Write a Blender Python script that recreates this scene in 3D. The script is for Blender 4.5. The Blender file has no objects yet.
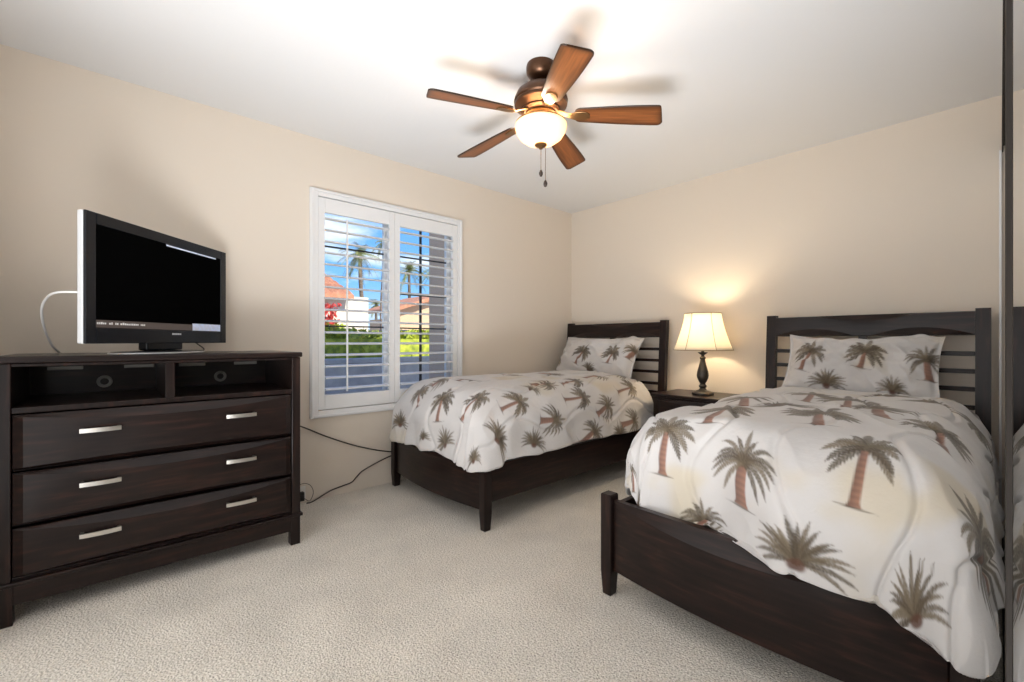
import bpy, bmesh, math, random
import numpy as np
from mathutils import Vector, Matrix

S = bpy.context.scene
C = S.collection
PI = math.pi

# ------------------------------------------------------------------ camera
cam = bpy.data.cameras.new('camera')
cam.sensor_width = 36.0
cam.lens = 15.568
cam.clip_start = 0.01
co = bpy.data.objects.new('camera', cam); C.objects.link(co)
co.location = (0, 0, 1.0703)
co.rotation_euler = (PI / 2, 0, 0.833984)
S.camera = co

# ------------------------------------------------------------------ view, world, lights
S.view_settings.view_transform = 'Standard'
S.view_settings.look = 'None'
S.view_settings.exposure = 0.82
S.view_settings.gamma = 1.0
S.view_settings.use_curve_mapping = False
S.cycles.use_denoising = True
S.cycles.max_bounces = 10
S.cycles.diffuse_bounces = 6
S.cycles.sample_clamp_indirect = 6.0


def N(t, typ, **kw):
    n = t.nodes.new(typ)
    for k, v in kw.items():
        setattr(n, k, v)
    return n


def ramp(t, stops, fac=None):
    n = t.nodes.new('ShaderNodeValToRGB')
    e = n.color_ramp.elements
    e[0].position, e[0].color = stops[0][0], (*stops[0][1], 1)
    e[1].position, e[1].color = stops[-1][0], (*stops[-1][1], 1)
    for p, c in stops[1:-1]:
        x = e.new(p); x.color = (*c, 1)
    if fac is not None:
        t.links.new(fac, n.inputs[0])
    return n


def lin(r, g, b):
    f = lambda c: (c / 255 / 12.92) if c / 255 <= 0.04045 else ((c / 255 + 0.055) / 1.055) ** 2.4
    return (f(r), f(g), f(b))


w = bpy.data.worlds.new('sky'); S.world = w; w.use_nodes = True
wt = w.node_tree; wt.nodes.clear()
tc = N(wt, 'ShaderNodeTexCoord'); sx = N(wt, 'ShaderNodeSeparateXYZ')
wt.links.new(tc.outputs['Generated'], sx.inputs[0])
grad = ramp(wt, [(0.0, lin(190, 215, 238)), (0.12, lin(120, 178, 236)), (0.45, lin(56, 124, 214)), (1.0, lin(40, 98, 190))], sx.outputs['Z'])
mp = N(wt, 'ShaderNodeMapping'); mp.inputs['Scale'].default_value = (2.0, 2.0, 6.0)
mp.inputs['Location'].default_value = (0.3, 0.1, 0.0)
wt.links.new(tc.outputs['Generated'], mp.inputs[0])
nz = N(wt, 'ShaderNodeTexNoise'); nz.inputs['Scale'].default_value = 2.2; nz.inputs['Detail'].default_value = 6
wt.links.new(mp.outputs[0], nz.inputs['Vector'])
cl = ramp(wt, [(0.52, (0, 0, 0)), (0.68, (1, 1, 1))], nz.outputs['Fac'])
mx = N(wt, 'ShaderNodeMixRGB'); mx.inputs[2].default_value = (0.9, 0.92, 0.95, 1)
wt.links.new(cl.outputs[0], mx.inputs[0]); wt.links.new(grad.outputs[0], mx.inputs[1])
bg = N(wt, 'ShaderNodeBackground'); bg.inputs[1].default_value = 0.9
wo = N(wt, 'ShaderNodeOutputWorld')
wt.links.new(mx.outputs[0], bg.inputs[0]); wt.links.new(bg.outputs[0], wo.inputs[0])

sun = bpy.data.lights.new('sun', 'SUN'); sun.energy = 4.2; sun.angle = 0.01; sun.color = (1, 0.95, 0.86)
so = bpy.data.objects.new('sun', sun); C.objects.link(so)
so.rotation_euler = (math.radians(52), 0, math.radians(105))


def area(name, loc, rot, sx_, sy_, power, color):
    l = bpy.data.lights.new(name, 'AREA'); l.shape = 'RECTANGLE'; l.size = sx_; l.size_y = sy_
    l.energy = power; l.color = color
    o = bpy.data.objects.new(name, l); C.objects.link(o)
    o.location = loc; o.rotation_euler = rot
    return o


area('rear_fill_light', (-1.2, -0.50, 1.25), (math.radians(90), 0, 0), 2.35, 2.25, 18, (0.98, 0.985, 1.0))  # added fill light behind the camera, no such source in view
fl_ = area('ceiling_fill_light', (-0.62, 0.05, 0.06), Vector((-0.37, 0.50, 0.78)).to_track_quat('-Z', 'Y').to_euler(), 1.05, 1.05, 30, (0.97, 0.98, 1.0))  # added fill light below the frame, aimed up to brighten the ceiling
fl_.data.shape = 'DISK'
fl_.data.spread = math.radians(104)

# ------------------------------------------------------------------ constants of the room
W, D, H = -3.0985, 3.6756, 2.44
WY0, WY1, WZ0, WZ1 = 1.03, 2.178, 0.60, 2.05      # the hole in the window wall

# ------------------------------------------------------------------ materials


def newmat(name):
    m = bpy.data.materials.new(name); m.use_nodes = True
    t = m.node_tree
    return m, t, t.nodes['Principled BSDF']


def plain(name, col, rough=0.5, metal=0.0, spec=0.5, coat=0.0, emit=None, es=1.0):
    m, t, b = newmat(name)
    b.inputs['Base Color'].default_value = (*col, 1)
    b.inputs['Roughness'].default_value = rough
    b.inputs['Metallic'].default_value = metal
    b.inputs['Specular IOR Level'].default_value = spec
    b.inputs['Coat Weight'].default_value = coat
    if emit:
        b.inputs['Emission Color'].default_value = (*emit, 1)
        b.inputs['Emission Strength'].default_value = es
    return m


def bumped(name, col, scale, strength, rough=0.9, dist=0.002, detail=3, spec=0.3):
    m, t, b = newmat(name)
    b.inputs['Base Color'].default_value = (*col, 1)
    b.inputs['Roughness'].default_value = rough
    b.inputs['Specular IOR Level'].default_value = spec
    c = N(t, 'ShaderNodeTexCoord'); n = N(t, 'ShaderNodeTexNoise')
    n.inputs['Scale'].default_value = scale; n.inputs['Detail'].default_value = detail
    t.links.new(c.outputs['Object'], n.inputs['Vector'])
    bm = N(t, 'ShaderNodeBump'); bm.inputs['Strength'].default_value = strength; bm.inputs['Distance'].default_value = dist
    t.links.new(n.outputs['Fac'], bm.inputs['Height']); t.links.new(bm.outputs[0], b.inputs['Normal'])
    return m


def noisy(name, stops, scale, stretch=(1, 1, 1), rough=0.5, bump=0.0, detail=4, spec=0.5, coat=0.0, dist=0.003):
    m, t, b = newmat(name)
    c = N(t, 'ShaderNodeTexCoord'); p = N(t, 'ShaderNodeMapping'); p.inputs['Scale'].default_value = stretch
    n = N(t, 'ShaderNodeTexNoise'); n.inputs['Scale'].default_value = scale; n.inputs['Detail'].default_value = detail
    t.links.new(c.outputs['Object'], p.inputs[0]); t.links.new(p.outputs[0], n.inputs['Vector'])
    r = ramp(t, stops, n.outputs['Fac']); t.links.new(r.outputs[0], b.inputs['Base Color'])
    b.inputs['Roughness'].default_value = rough
    b.inputs['Specular IOR Level'].default_value = spec
    b.inputs['Coat Weight'].default_value = coat
    b.inputs['Coat Roughness'].default_value = 0.16
    b.inputs['Coat IOR'].default_value = 1.5
    if bump:
        bm = N(t, 'ShaderNodeBump'); bm.inputs['Strength'].default_value = bump; bm.inputs['Distance'].default_value = dist
        t.links.new(n.outputs['Fac'], bm.inputs['Height']); t.links.new(bm.outputs[0], b.inputs['Normal'])
    return m


M = {}
M['wall'] = bumped('cream_wall_paint', (0.70, 0.625, 0.535), 60, 0.12, 0.85)
M['ceiling'] = bumped('white_ceiling_texture', (0.72, 0.72, 0.72), 45, 0.2, 0.95)
M['white'] = plain('white_lacquer', (0.74, 0.74, 0.74), 0.35)
M['vinyl'] = plain('white_vinyl', (0.90, 0.90, 0.90), 0.4)
M['dark_bar'] = plain('dark_bronze_bar', (0.03, 0.032, 0.036), 0.4)
M['bronze'] = plain('bronze_door_frame', (0.014, 0.010, 0.007), 0.5, 0.0, spec=0.22)
M['mirror'] = plain('mirror_silvering', (0.93, 0.94, 0.94), 0.0, 1.0)
WOOD = [(0.25, (0.008, 0.0048, 0.0045)), (0.55, (0.016, 0.009, 0.0075)), (0.8, (0.045, 0.019, 0.013))]
M['wood_y'] = noisy('espresso_wood_along_wall', WOOD, 9, (6, 0.5, 6), 0.31, 0.03, spec=0.20, coat=0.12)
M['wood_x'] = noisy('espresso_wood_across', WOOD, 9, (0.5, 6, 6), 0.31, 0.03, spec=0.20, coat=0.12)
M['wood_z'] = noisy('espresso_wood_upright', WOOD, 9, (6, 6, 0.5), 0.31, 0.03, spec=0.20, coat=0.12)
M['steel'] = plain('brushed_nickel', (0.62, 0.60, 0.56), 0.28, 1.0)
M['plate'] = plain('pale_vent_plate', (0.36, 0.35, 0.32), 0.4, 0.3)
M['blackplastic'] = plain('black_gloss_plastic', (0.009, 0.010, 0.013), 0.16, spec=0.3)
M['blackmatte'] = plain('black_matte_plastic', (0.01, 0.01, 0.011), 0.5)
M['silver'] = plain('silver_plastic', (0.62, 0.63, 0.64), 0.35, 0.2)
M['cord'] = plain('dark_brown_cord', (0.035, 0.022, 0.016), 0.5)
M['whitecord'] = plain('white_cord', (0.85, 0.85, 0.84), 0.45)
M['sheet'] = plain('white_sheet', (0.70, 0.67, 0.62), 0.9)
M['iron'] = plain('oil_rubbed_bronze', (0.085, 0.040, 0.02), 0.33, 0.75)
M['brass'] = plain('aged_brass', (0.22, 0.12, 0.05), 0.35, 0.8)
M['lampbase'] = noisy('dark_bronze_resin', [(0.3, (0.012, 0.01, 0.008)), (0.7, (0.05, 0.038, 0.026))], 25, rough=0.4)
M['fob'] = plain('dark_wood_fob', (0.03, 0.016, 0.01), 0.35)
M['paper'] = plain('white_socket_plastic', (0.75, 0.74, 0.70), 0.4)

# carpet
m, t, b = newmat('beige_carpet')
c = N(t, 'ShaderNodeTexCoord')
n1 = N(t, 'ShaderNodeTexNoise'); n1.inputs['Scale'].default_value = 150; n1.inputs['Detail'].default_value = 3
n2 = N(t, 'ShaderNodeTexNoise'); n2.inputs['Scale'].default_value = 3.0; n2.inputs['Detail'].default_value = 3
n3 = N(t, 'ShaderNodeTexVoronoi'); n3.inputs['Scale'].default_value = 140
for q in (n1, n2, n3):
    t.links.new(c.outputs['Object'], q.inputs['Vector'])
r1 = ramp(t, [(0.30, (0.36, 0.32, 0.265)), (0.47, (0.73, 0.67, 0.58)), (0.68, (0.92, 0.87, 0.79))], n1.outputs['Fac'])
r2 = ramp(t, [(0.3, (0.86, 0.86, 0.86)), (0.7, (1.06, 1.06, 1.06))], n2.outputs['Fac'])
mu = N(t, 'ShaderNodeMixRGB', blend_type='MULTIPLY'); mu.inputs[0].default_value = 1
t.links.new(r1.outputs[0], mu.inputs[1]); t.links.new(r2.outputs[0], mu.inputs[2])
t.links.new(mu.outputs[0], b.inputs['Base Color'])
b.inputs['Roughness'].default_value = 1.0; b.inputs['Specular IOR Level'].default_value = 0.1
b.inputs['Sheen Weight'].default_value = 0.2
ad = N(t, 'ShaderNodeMath', operation='ADD'); t.links.new(n1.outputs['Fac'], ad.inputs[0]); t.links.new(n3.outputs['Distance'], ad.inputs[1])
bm_ = N(t, 'ShaderNodeBump'); bm_.inputs['Strength'].default_value = 0.6; bm_.inputs['Distance'].default_value = 0.010
t.links.new(ad.outputs[0], bm_.inputs['Height']); t.links.new(bm_.outputs[0], b.inputs['Normal'])
M['carpet'] = m

# printed cloth: the colour of the print is stored per vertex
m, t, b = newmat('palm_print_cotton')
a = N(t, 'ShaderNodeVertexColor'); a.layer_name = 'print'
t.links.new(a.outputs['Color'], b.inputs['Base Color'])
b.inputs['Roughness'].default_value = 0.75; b.inputs['Specular IOR Level'].default_value = 0.25
b.inputs['Sheen Weight'].default_value = 0.15
c = N(t, 'ShaderNodeTexCoord'); n1 = N(t, 'ShaderNodeTexNoise'); n1.inputs['Scale'].default_value = 14; n1.inputs['Detail'].default_value = 5
t.links.new(c.outputs['Object'], n1.inputs['Vector'])
bm_ = N(t, 'ShaderNodeBump'); bm_.inputs['Strength'].default_value = 0.5; bm_.inputs['Distance'].default_value = 0.012
t.links.new(n1.outputs['Fac'], bm_.inputs['Height']); t.links.new(bm_.outputs[0], b.inputs['Normal'])
M['print'] = m

# fan blade: walnut, darker worn edge burned in around the outline (stored per vertex)
m, t, b = newmat('walnut_blade')
a = N(t, 'ShaderNodeVertexColor'); a.layer_name = 'print'
c = N(t, 'ShaderNodeTexCoord'); p = N(t, 'ShaderNodeMapping'); p.inputs['Scale'].default_value = (1.2, 22, 8)
n1 = N(t, 'ShaderNodeTexNoise'); n1.inputs['Scale'].default_value = 5; n1.inputs['Detail'].default_value = 4
t.links.new(c.outputs['Object'], p.inputs[0]); t.links.new(p.outputs[0], n1.inputs['Vector'])
r1 = ramp(t, [(0.3, (0.62, 0.6, 0.58)), (0.7, (1.15, 1.15, 1.15))], n1.outputs['Fac'])
mu = N(t, 'ShaderNodeMixRGB', blend_type='MULTIPLY'); mu.inputs[0].default_value = 1
t.links.new(a.outputs['Color'], mu.inputs[1]); t.links.new(r1.outputs[0], mu.inputs[2])
t.links.new(mu.outputs[0], b.inputs['Base Color']); b.inputs['Roughness'].default_value = 0.38
M['blade'] = m


def glass(name, tint=(1, 1, 1), refl=0.06):
    m, t, b = newmat(name)
    t.nodes.remove(b)
    tr = N(t, 'ShaderNodeBsdfTransparent'); tr.inputs[0].default_value = (*tint, 1)
    gl = N(t, 'ShaderNodeBsdfGlossy'); gl.inputs['Roughness'].default_value = 0.02
    fr = N(t, 'ShaderNodeFresnel'); fr.inputs[0].default_value = 1.25
    mi = N(t, 'ShaderNodeMixShader')
    t.links.new(fr.outputs[0], mi.inputs[0]); t.links.new(tr.outputs[0], mi.inputs[1]); t.links.new(gl.outputs[0], mi.inputs[2])
    t.links.new(mi.outputs[0], t.nodes['Material Output'].inputs[0])
    return m


M['glass'] = glass('window_glass', (0.97, 0.98, 0.98))


def shade(name, col, trans, emit=None, es=0.0):
    m, t, b = newmat(name)
    t.nodes.remove(b)
    d = N(t, 'ShaderNodeBsdfDiffuse'); d.inputs[0].default_value = (*col, 1)
    tr = N(t, 'ShaderNodeBsdfTranslucent'); tr.inputs[0].default_value = (*col, 1)
    mi = N(t, 'ShaderNodeMixShader'); mi.inputs[0].default_value = trans
    t.links.new(d.outputs[0], mi.inputs[1]); t.links.new(tr.outputs[0], mi.inputs[2])
    last = mi
    if emit:
        e = N(t, 'ShaderNodeEmission'); e.inputs[0].default_value = (*emit, 1); e.inputs[1].default_value = es
        ad = N(t, 'ShaderNodeAddShader'); t.links.new(mi.outputs[0], ad.inputs[0]); t.links.new(e.outputs[0], ad.inputs[1])
        last = ad
    t.links.new(last.outputs[0], t.nodes['Material Output'].inputs[0])
    return m


M['shade'] = shade('cream_lamp_shade', (0.92, 0.87, 0.77), 0.5)
M['shade_trim'] = plain('shade_braid', (0.34, 0.27, 0.17), 0.8)
M['bowl'] = shade('alabaster_bowl', (0.9, 0.76, 0.56), 0.26, (1.0, 0.80, 0.52), 0.05)

# ------------------------------------------------------------------ mesh helpers


def obj(name, bm, mat, parent=None, smooth=None, kind=None):
    me = bpy.data.meshes.new(name)
    bmesh.ops.recalc_face_normals(bm, faces=bm.faces)
    bm.to_mesh(me); bm.free()
    return link(name, me, mat, parent, smooth, kind)


def link(name, me, mat, parent=None, smooth=None, kind=None):
    o = bpy.data.objects.new(name, me); C.objects.link(o)
    if mat is not None:
        me.materials.append(mat)
    if smooth is not None:
        me.shade_smooth()
        if smooth < 179:
            me.set_sharp_from_angle(angle=math.radians(smooth))
    if parent:
        o.parent = parent
    if kind:
        o['kind'] = kind
    return o


def tag(o, label, cat, group=None):
    o['label'] = label; o['category'] = cat
    if group:
        o['group'] = group
    return o


def thing(name, label, cat, loc=(0, 0, 0), rz=0, group=None):
    o = bpy.data.objects.new(name, None); C.objects.link(o)
    o.empty_display_size = 0.1
    o.location = loc; o.rotation_euler = (0, 0, rz)
    return tag(o, label, cat, group)


def box(bm, x0, x1, y0, y1, z0, z1, bev=0.0, seg=2, mat=None):
    vs = [bm.verts.new((x, y, z)) for x in (x0, x1) for y in (y0, y1) for z in (z0, z1)]
    fs = [(0, 1, 3, 2), (4, 6, 7, 5), (0, 4, 5, 1), (2, 3, 7, 6), (0, 2, 6, 4), (1, 5, 7, 3)]
    faces = [bm.faces.new([vs[i] for i in f]) for f in fs]
    if bev:
        ed = list({e for f in faces for e in f.edges})
        bmesh.ops.bevel(bm, geom=ed, offset=bev, segments=seg, profile=0.5, affect='EDGES')
    if mat is not None:
        for v in vs:
            if v.is_valid:
                v.co = mat @ v.co
    return bm


def boxes(*bs, bev=0.0):
    bm = bmesh.new()
    for q in bs:
        box(bm, *q, bev=bev)
    return bm


def lathe(bm, prof, seg=32, cx=0, cy=0, close=False):
    rings = []
    for r, z in prof:
        if r < 1e-6:
            rings.append([bm.verts.new((cx, cy, z))])
        else:
            rings.append([bm.verts.new((cx + r * math.cos(2 * PI * k / seg), cy + r * math.sin(2 * PI * k / seg), z)) for k in range(seg)])
    for a_, b_ in zip(rings, rings[1:]):
        for k in range(seg):
            k2 = (k + 1) % seg
            if len(a_) == 1 and len(b_) == 1:
                continue
            if len(a_) == 1:
                bm.faces.new((a_[0], b_[k2], b_[k]))
            elif len(b_) == 1:
                bm.faces.new((a_[k], a_[k2], b_[0]))
            else:
                bm.faces.new((a_[k], a_[k2], b_[k2], b_[k]))
    return bm


def catmull(pts, n=8):
    P = [Vector(p) for p in pts]
    P = [2 * P[0] - P[1]] + P + [2 * P[-1] - P[-2]]
    out = []
    for i in range(1, len(P) - 2):
        for k in range(n):
            u = k / n
            a_, b_, c_, d_ = P[i - 1], P[i], P[i + 1], P[i + 2]
            out.append(0.5 * ((2 * b_) + (c_ - a_) * u + (2 * a_ - 5 * b_ + 4 * c_ - d_) * u * u + (3 * b_ - a_ - 3 * c_ + d_) * u ** 3))
    out.append(P[-2])
    return out


def tube(bm, pts, r, seg=8):
    rs = r if isinstance(r, (list, tuple)) else [r] * len(pts)
    rings = []
    up = Vector((0, 0, 1))
    for i, p in enumerate(pts):
        p = Vector(p)
        d = (Vector(pts[min(i + 1, len(pts) - 1)]) - Vector(pts[max(i - 1, 0)])).normalized()
        x = d.cross(up)
        if x.length < 1e-3:
            x = d.cross(Vector((1, 0, 0)))
        x.normalize(); y = x.cross(d)
        rings.append([bm.verts.new(p + rs[i] * (math.cos(2 * PI * k / seg) * x + math.sin(2 * PI * k / seg) * y)) for k in range(seg)])
    for a_, b_ in zip(rings, rings[1:]):
        for k in range(seg):
            bm.faces.new((a_[k], a_[(k + 1) % seg], b_[(k + 1) % seg], b_[k]))
    bm.faces.new(rings[0][::-1]); bm.faces.new(rings[-1])
    return bm


def columns(bm, cols):
    """cols: list of point loops (same length); skins neighbours and caps both ends."""
    L = [[bm.verts.new(p) for p in c_] for c_ in cols]
    n = len(L[0])
    for a_, b_ in zip(L, L[1:]):
        for k in range(n):
            bm.faces.new((a_[k], a_[(k + 1) % n], b_[(k + 1) % n], b_[k]))
    bm.faces.new(L[0]); bm.faces.new(L[-1][::-1])
    return bm


def grid_mesh(name, P, col=None):
    """P: (nt, ns, 3) array of points -> a mesh; col: (nt, ns, 3) printed colour."""
    nt, ns = P.shape[:2]
    me = bpy.data.meshes.new(name)
    me.vertices.add(nt * ns); me.vertices.foreach_set('co', P.reshape(-1).astype(np.float32))
    i = np.arange(nt * ns).reshape(nt, ns)
    q = np.stack([i[:-1, :-1], i[:-1, 1:], i[1:, 1:], i[1:, :-1]], -1).reshape(-1, 4)
    me.loops.add(q.size); me.loops.foreach_set('vertex_index', q.reshape(-1).astype(np.int32))
    me.polygons.add(len(q)); me.polygons.foreach_set('loop_start', np.arange(0, q.size, 4, dtype=np.int32))
    me.update(calc_edges=True)
    if col is not None:
        at = me.color_attributes.new('print', 'FLOAT_COLOR', 'POINT')
        at.data.foreach_set('color', np.concatenate([col.reshape(-1, 3), np.ones((nt * ns, 1))], 1).reshape(-1).astype(np.float32))
    me.validate()
    return me


# <SHAPES>
# ------------------------------------------------------------------ cloth shapes and prints (plain numpy)


def vnoise(x, y, seed):
    r = np.random.RandomState(seed).rand(64, 64)
    xi = np.floor(x).astype(int); yi = np.floor(y).astype(int)
    u = x - xi; v = y - yi
    u = u * u * u * (u * (u * 6 - 15) + 10); v = v * v * v * (v * (v * 6 - 15) + 10)
    g = lambda i, j: r[i % 64, j % 64]
    return (g(xi, yi) * (1 - u) + g(xi + 1, yi) * u) * (1 - v) + (g(xi, yi + 1) * (1 - u) + g(xi + 1, yi + 1) * u) * v - 0.5


def fbm(x, y, seed, o=3):
    return sum(vnoise(x * 2 ** k, y * 2 ** k, seed + k) / 2 ** k for k in range(o))


def sstep(a, b, x):
    u = np.clip((x - a) / (b - a), 0, 1)
    return u * u * (3 - 2 * u)


def normals(P):
    a = np.gradient(P, axis=1); b = np.gradient(P, axis=0)
    n = np.cross(a, b); n /= np.linalg.norm(n, axis=-1, keepdims=True) + 1e-9
    return n


def comforter_shape(xc, res, seed, a=0.36, Rx=0.235, Rz=0.23, zt=0.775, yh=3.47, yf=1.74, Rf=0.265,
                    drop=0.40, corner_l=1.0, corner_r=1.0, left=1.0, right=1.0, bulge=0.03,
                    square_l=2.0, square_r=3.0, foot_in=0.0):
    """A comforter lying over the mattress; s runs across the bed, t from the head to the foot."""
    L1 = PI / 2 * 0.235
    dm = L1 + max(0.0, drop - Rz)           # cloth length from the flat top to the hem
    tuck = 0.045
    sm = a + dm + tuck; tm = (yh - yf) + dm + tuck
    ns = int(2 * sm / res); nt = int(tm / res)
    s = np.linspace(-sm, sm, ns)[None, :].repeat(nt, 0); t = np.linspace(0, tm, nt)[:, None].repeat(ns, 1)
    du = np.maximum(np.abs(s) - a, 0); dv = np.maximum(t - (yh - yf), 0)
    p = 5.0
    d = (du ** p + dv ** p) ** (1 / p)
    ang = np.arctan2(dv, du)
    cw = np.sin(2 * np.clip(ang, 0, PI / 2)) ** 2 * sstep(0.02, 0.15, np.minimum(du, dv))
    cs = np.where(s < 0, corner_l, corner_r)
    tau = np.where(ang > PI / 4, s, t)
    hem = 1 + 0.030 * fbm(tau * 2.0 + 7, tau * 0 + 0.5, seed + 40, 2) + (cs - 1) * cw
    over = np.maximum(d - dm, 0)
    d = np.minimum(d, dm) * np.where(d > L1, 1 + (hem - 1) * sstep(L1 * 0.6, dm, d), 1)
    ph = np.clip(d / L1, 0, 1) * PI / 2
    rest = np.maximum(d - L1, 0)
    hh = np.sin(ph); vv = (1 - np.cos(ph)) * Rz + rest
    nn = np.sqrt(du ** 2 + dv ** 2) + 1e-9
    pe = np.where(s < 0, square_l, square_r)
    nn = (du ** pe + dv ** pe) ** (1 / pe) + 1e-9
    cx_, cy_ = du / nn, dv / nn
    Rf = Rf - foot_in * sstep(0.16, -0.12, s)
    inn = np.minimum(over, tuck)
    side = np.where(s < 0, left, right)
    x = xc + np.sign(s) * (np.minimum(np.abs(s), a) + cx_ * (Rx * side * hh + 0.03 * sstep(0, .2, rest) - inn * 0.8))
    y = yh - np.minimum(t, yh - yf) - cy_ * (Rf * hh + 0.02 * sstep(0, .2, rest) - inn * 0.8)
    z = zt - vv + 0.02 * sstep(0, tuck, inn) + bulge * (1 - np.clip(np.abs(s) / (a + 0.2), 0, 1) ** 2) * (1 - sstep(0, 0.3, dv))
    z = z - 0.035 * (1 - sstep(0.0, 0.25, t))
    P = np.stack([x, y, z], -1)
    Nn = normals(P)
    Nn *= np.sign((Nn[nt // 2, ns // 2, 2]))
    q = fbm(s * 2.3 + 3, t * 2.3, seed, 3) * 0.022
    q += -np.abs(vnoise(s * 4.2 + t * 2.0 + 9, t * 2.2 - s * 1.5, seed + 9)) * 0.022 + 0.006
    q += -np.abs(vnoise(s * 7.5 - t * 4.0, t * 4.5 + s * 3.0 + 5, seed + 19)) * 0.020
    # quilting seams wandering down the bed
    for k in range(-3, 4):
        line = k * 0.285 + 0.14 + 0.055 * np.sin(2 * PI * t / 0.62 + k * 1.9 + seed)
        e = s - line
        q += -0.011 * np.exp(-(e / 0.013) ** 2) + 0.005 * np.exp(-(e / 0.07) ** 2)
    w_ = sstep(L1 * 0.55, dm, d)
    q += sstep(0.02, 0.22, dv) * 0.020 * fbm(s * 4.6 + 2.3 * t, t * 1.1, seed + 80, 2) * (1 - cw)
    q += sstep(0.02, 0.22, du) * 0.014 * fbm(t * 4.6 + 1.5 * s, s * 1.1, seed + 81, 2) * (1 - cw)
    fold = np.sin(2 * PI * tau / 0.21 + 3 * fbm(tau * 2, tau * 0, seed + 5, 2) * 2 + seed)
    q += w_ * (1 - 0.8 * cw) * (0.004 * fold + 0.012 * fbm(tau * 5.5, d * 1.5, seed + 60, 2))
    q = q * (1 - 0.5 * sstep(0, .03, over))
    P = P + Nn * q[..., None]
    return s, t, P


def pillow_shape(wd, ht, th, res, seed):
    """A sham lying in its own plane: s across, t up; front and back faces joined along the flange."""
    n1 = int(wd / res); n2 = int(ht / res)
    s = np.linspace(-1, 1, n1)[None, :].repeat(n2, 0); t = np.linspace(-1, 1, n2)[:, None].repeat(n1, 1)
    f = np.clip(1 - (s / 0.95) ** 4, 0, 1) ** 0.55 * np.clip(1 - (t / 0.90) ** 4, 0, 1) ** 0.55
    bow = 1 - 0.075 * (1 - s ** 2) * np.abs(t) ** 3
    x = s * wd / 2 * (1 - 0.05 * (1 - t ** 2) * np.abs(s) ** 3)
    z = t * ht / 2 * bow + sstep(0.2, 1, t) * (0.018 * fbm(s * 2.6 + 4, t * 0, seed + 31, 2) + 0.022 * np.exp(-((s - 0.74) / 0.10) ** 2) - 0.008 * np.exp(-((s + 0.1) / 0.35) ** 2))
    wr = fbm(s * 2.2, t * 1.8, seed, 3) * 0.05 - np.abs(vnoise(s * 3.5 + t * 2, t * 2 - s, seed + 4)) * 0.05
    corner = (np.abs(s) * np.abs(t)) ** 3
    y = -th / 2 * f - wr * f ** 0.5 + 0.02 * corner * np.sin(s * 5 + seed)
    front = np.stack([x, y, z], -1)
    back = np.stack([x, th / 2 * f * 0.6 + 0.004 + 0.02 * corner * np.sin(s * 5 + seed), z], -1)
    return s * wd / 2, t * ht / 2, front, back


CREAM = np.array([0.54, 0.52, 0.505]); TAN = np.array([0.52, 0.44, 0.30])
FROND = np.array([0.075, 0.056, 0.036]); FROND2 = np.array([0.135, 0.105, 0.068]); BARK = np.array([0.21, 0.095, 0.06]); DARK = np.array([0.06, 0.045, 0.032])


def cloth_ground(s, t, seed):
    st = sstep(0.16, 0.46, fbm(s * 3.3 + 1.7, t * 3.3, seed + 70, 3))[..., None]
    return CREAM * (1 - 0.6 * st) + TAN * 0.6 * st + (fbm(s * 9, t * 9, seed + 71, 2) * 0.03)[..., None]


def lay(col, m, c, cov):
    k = np.clip(cov, 0, 1)[:, None]
    col[m] = col[m] * (1 - k) + c * k


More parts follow.
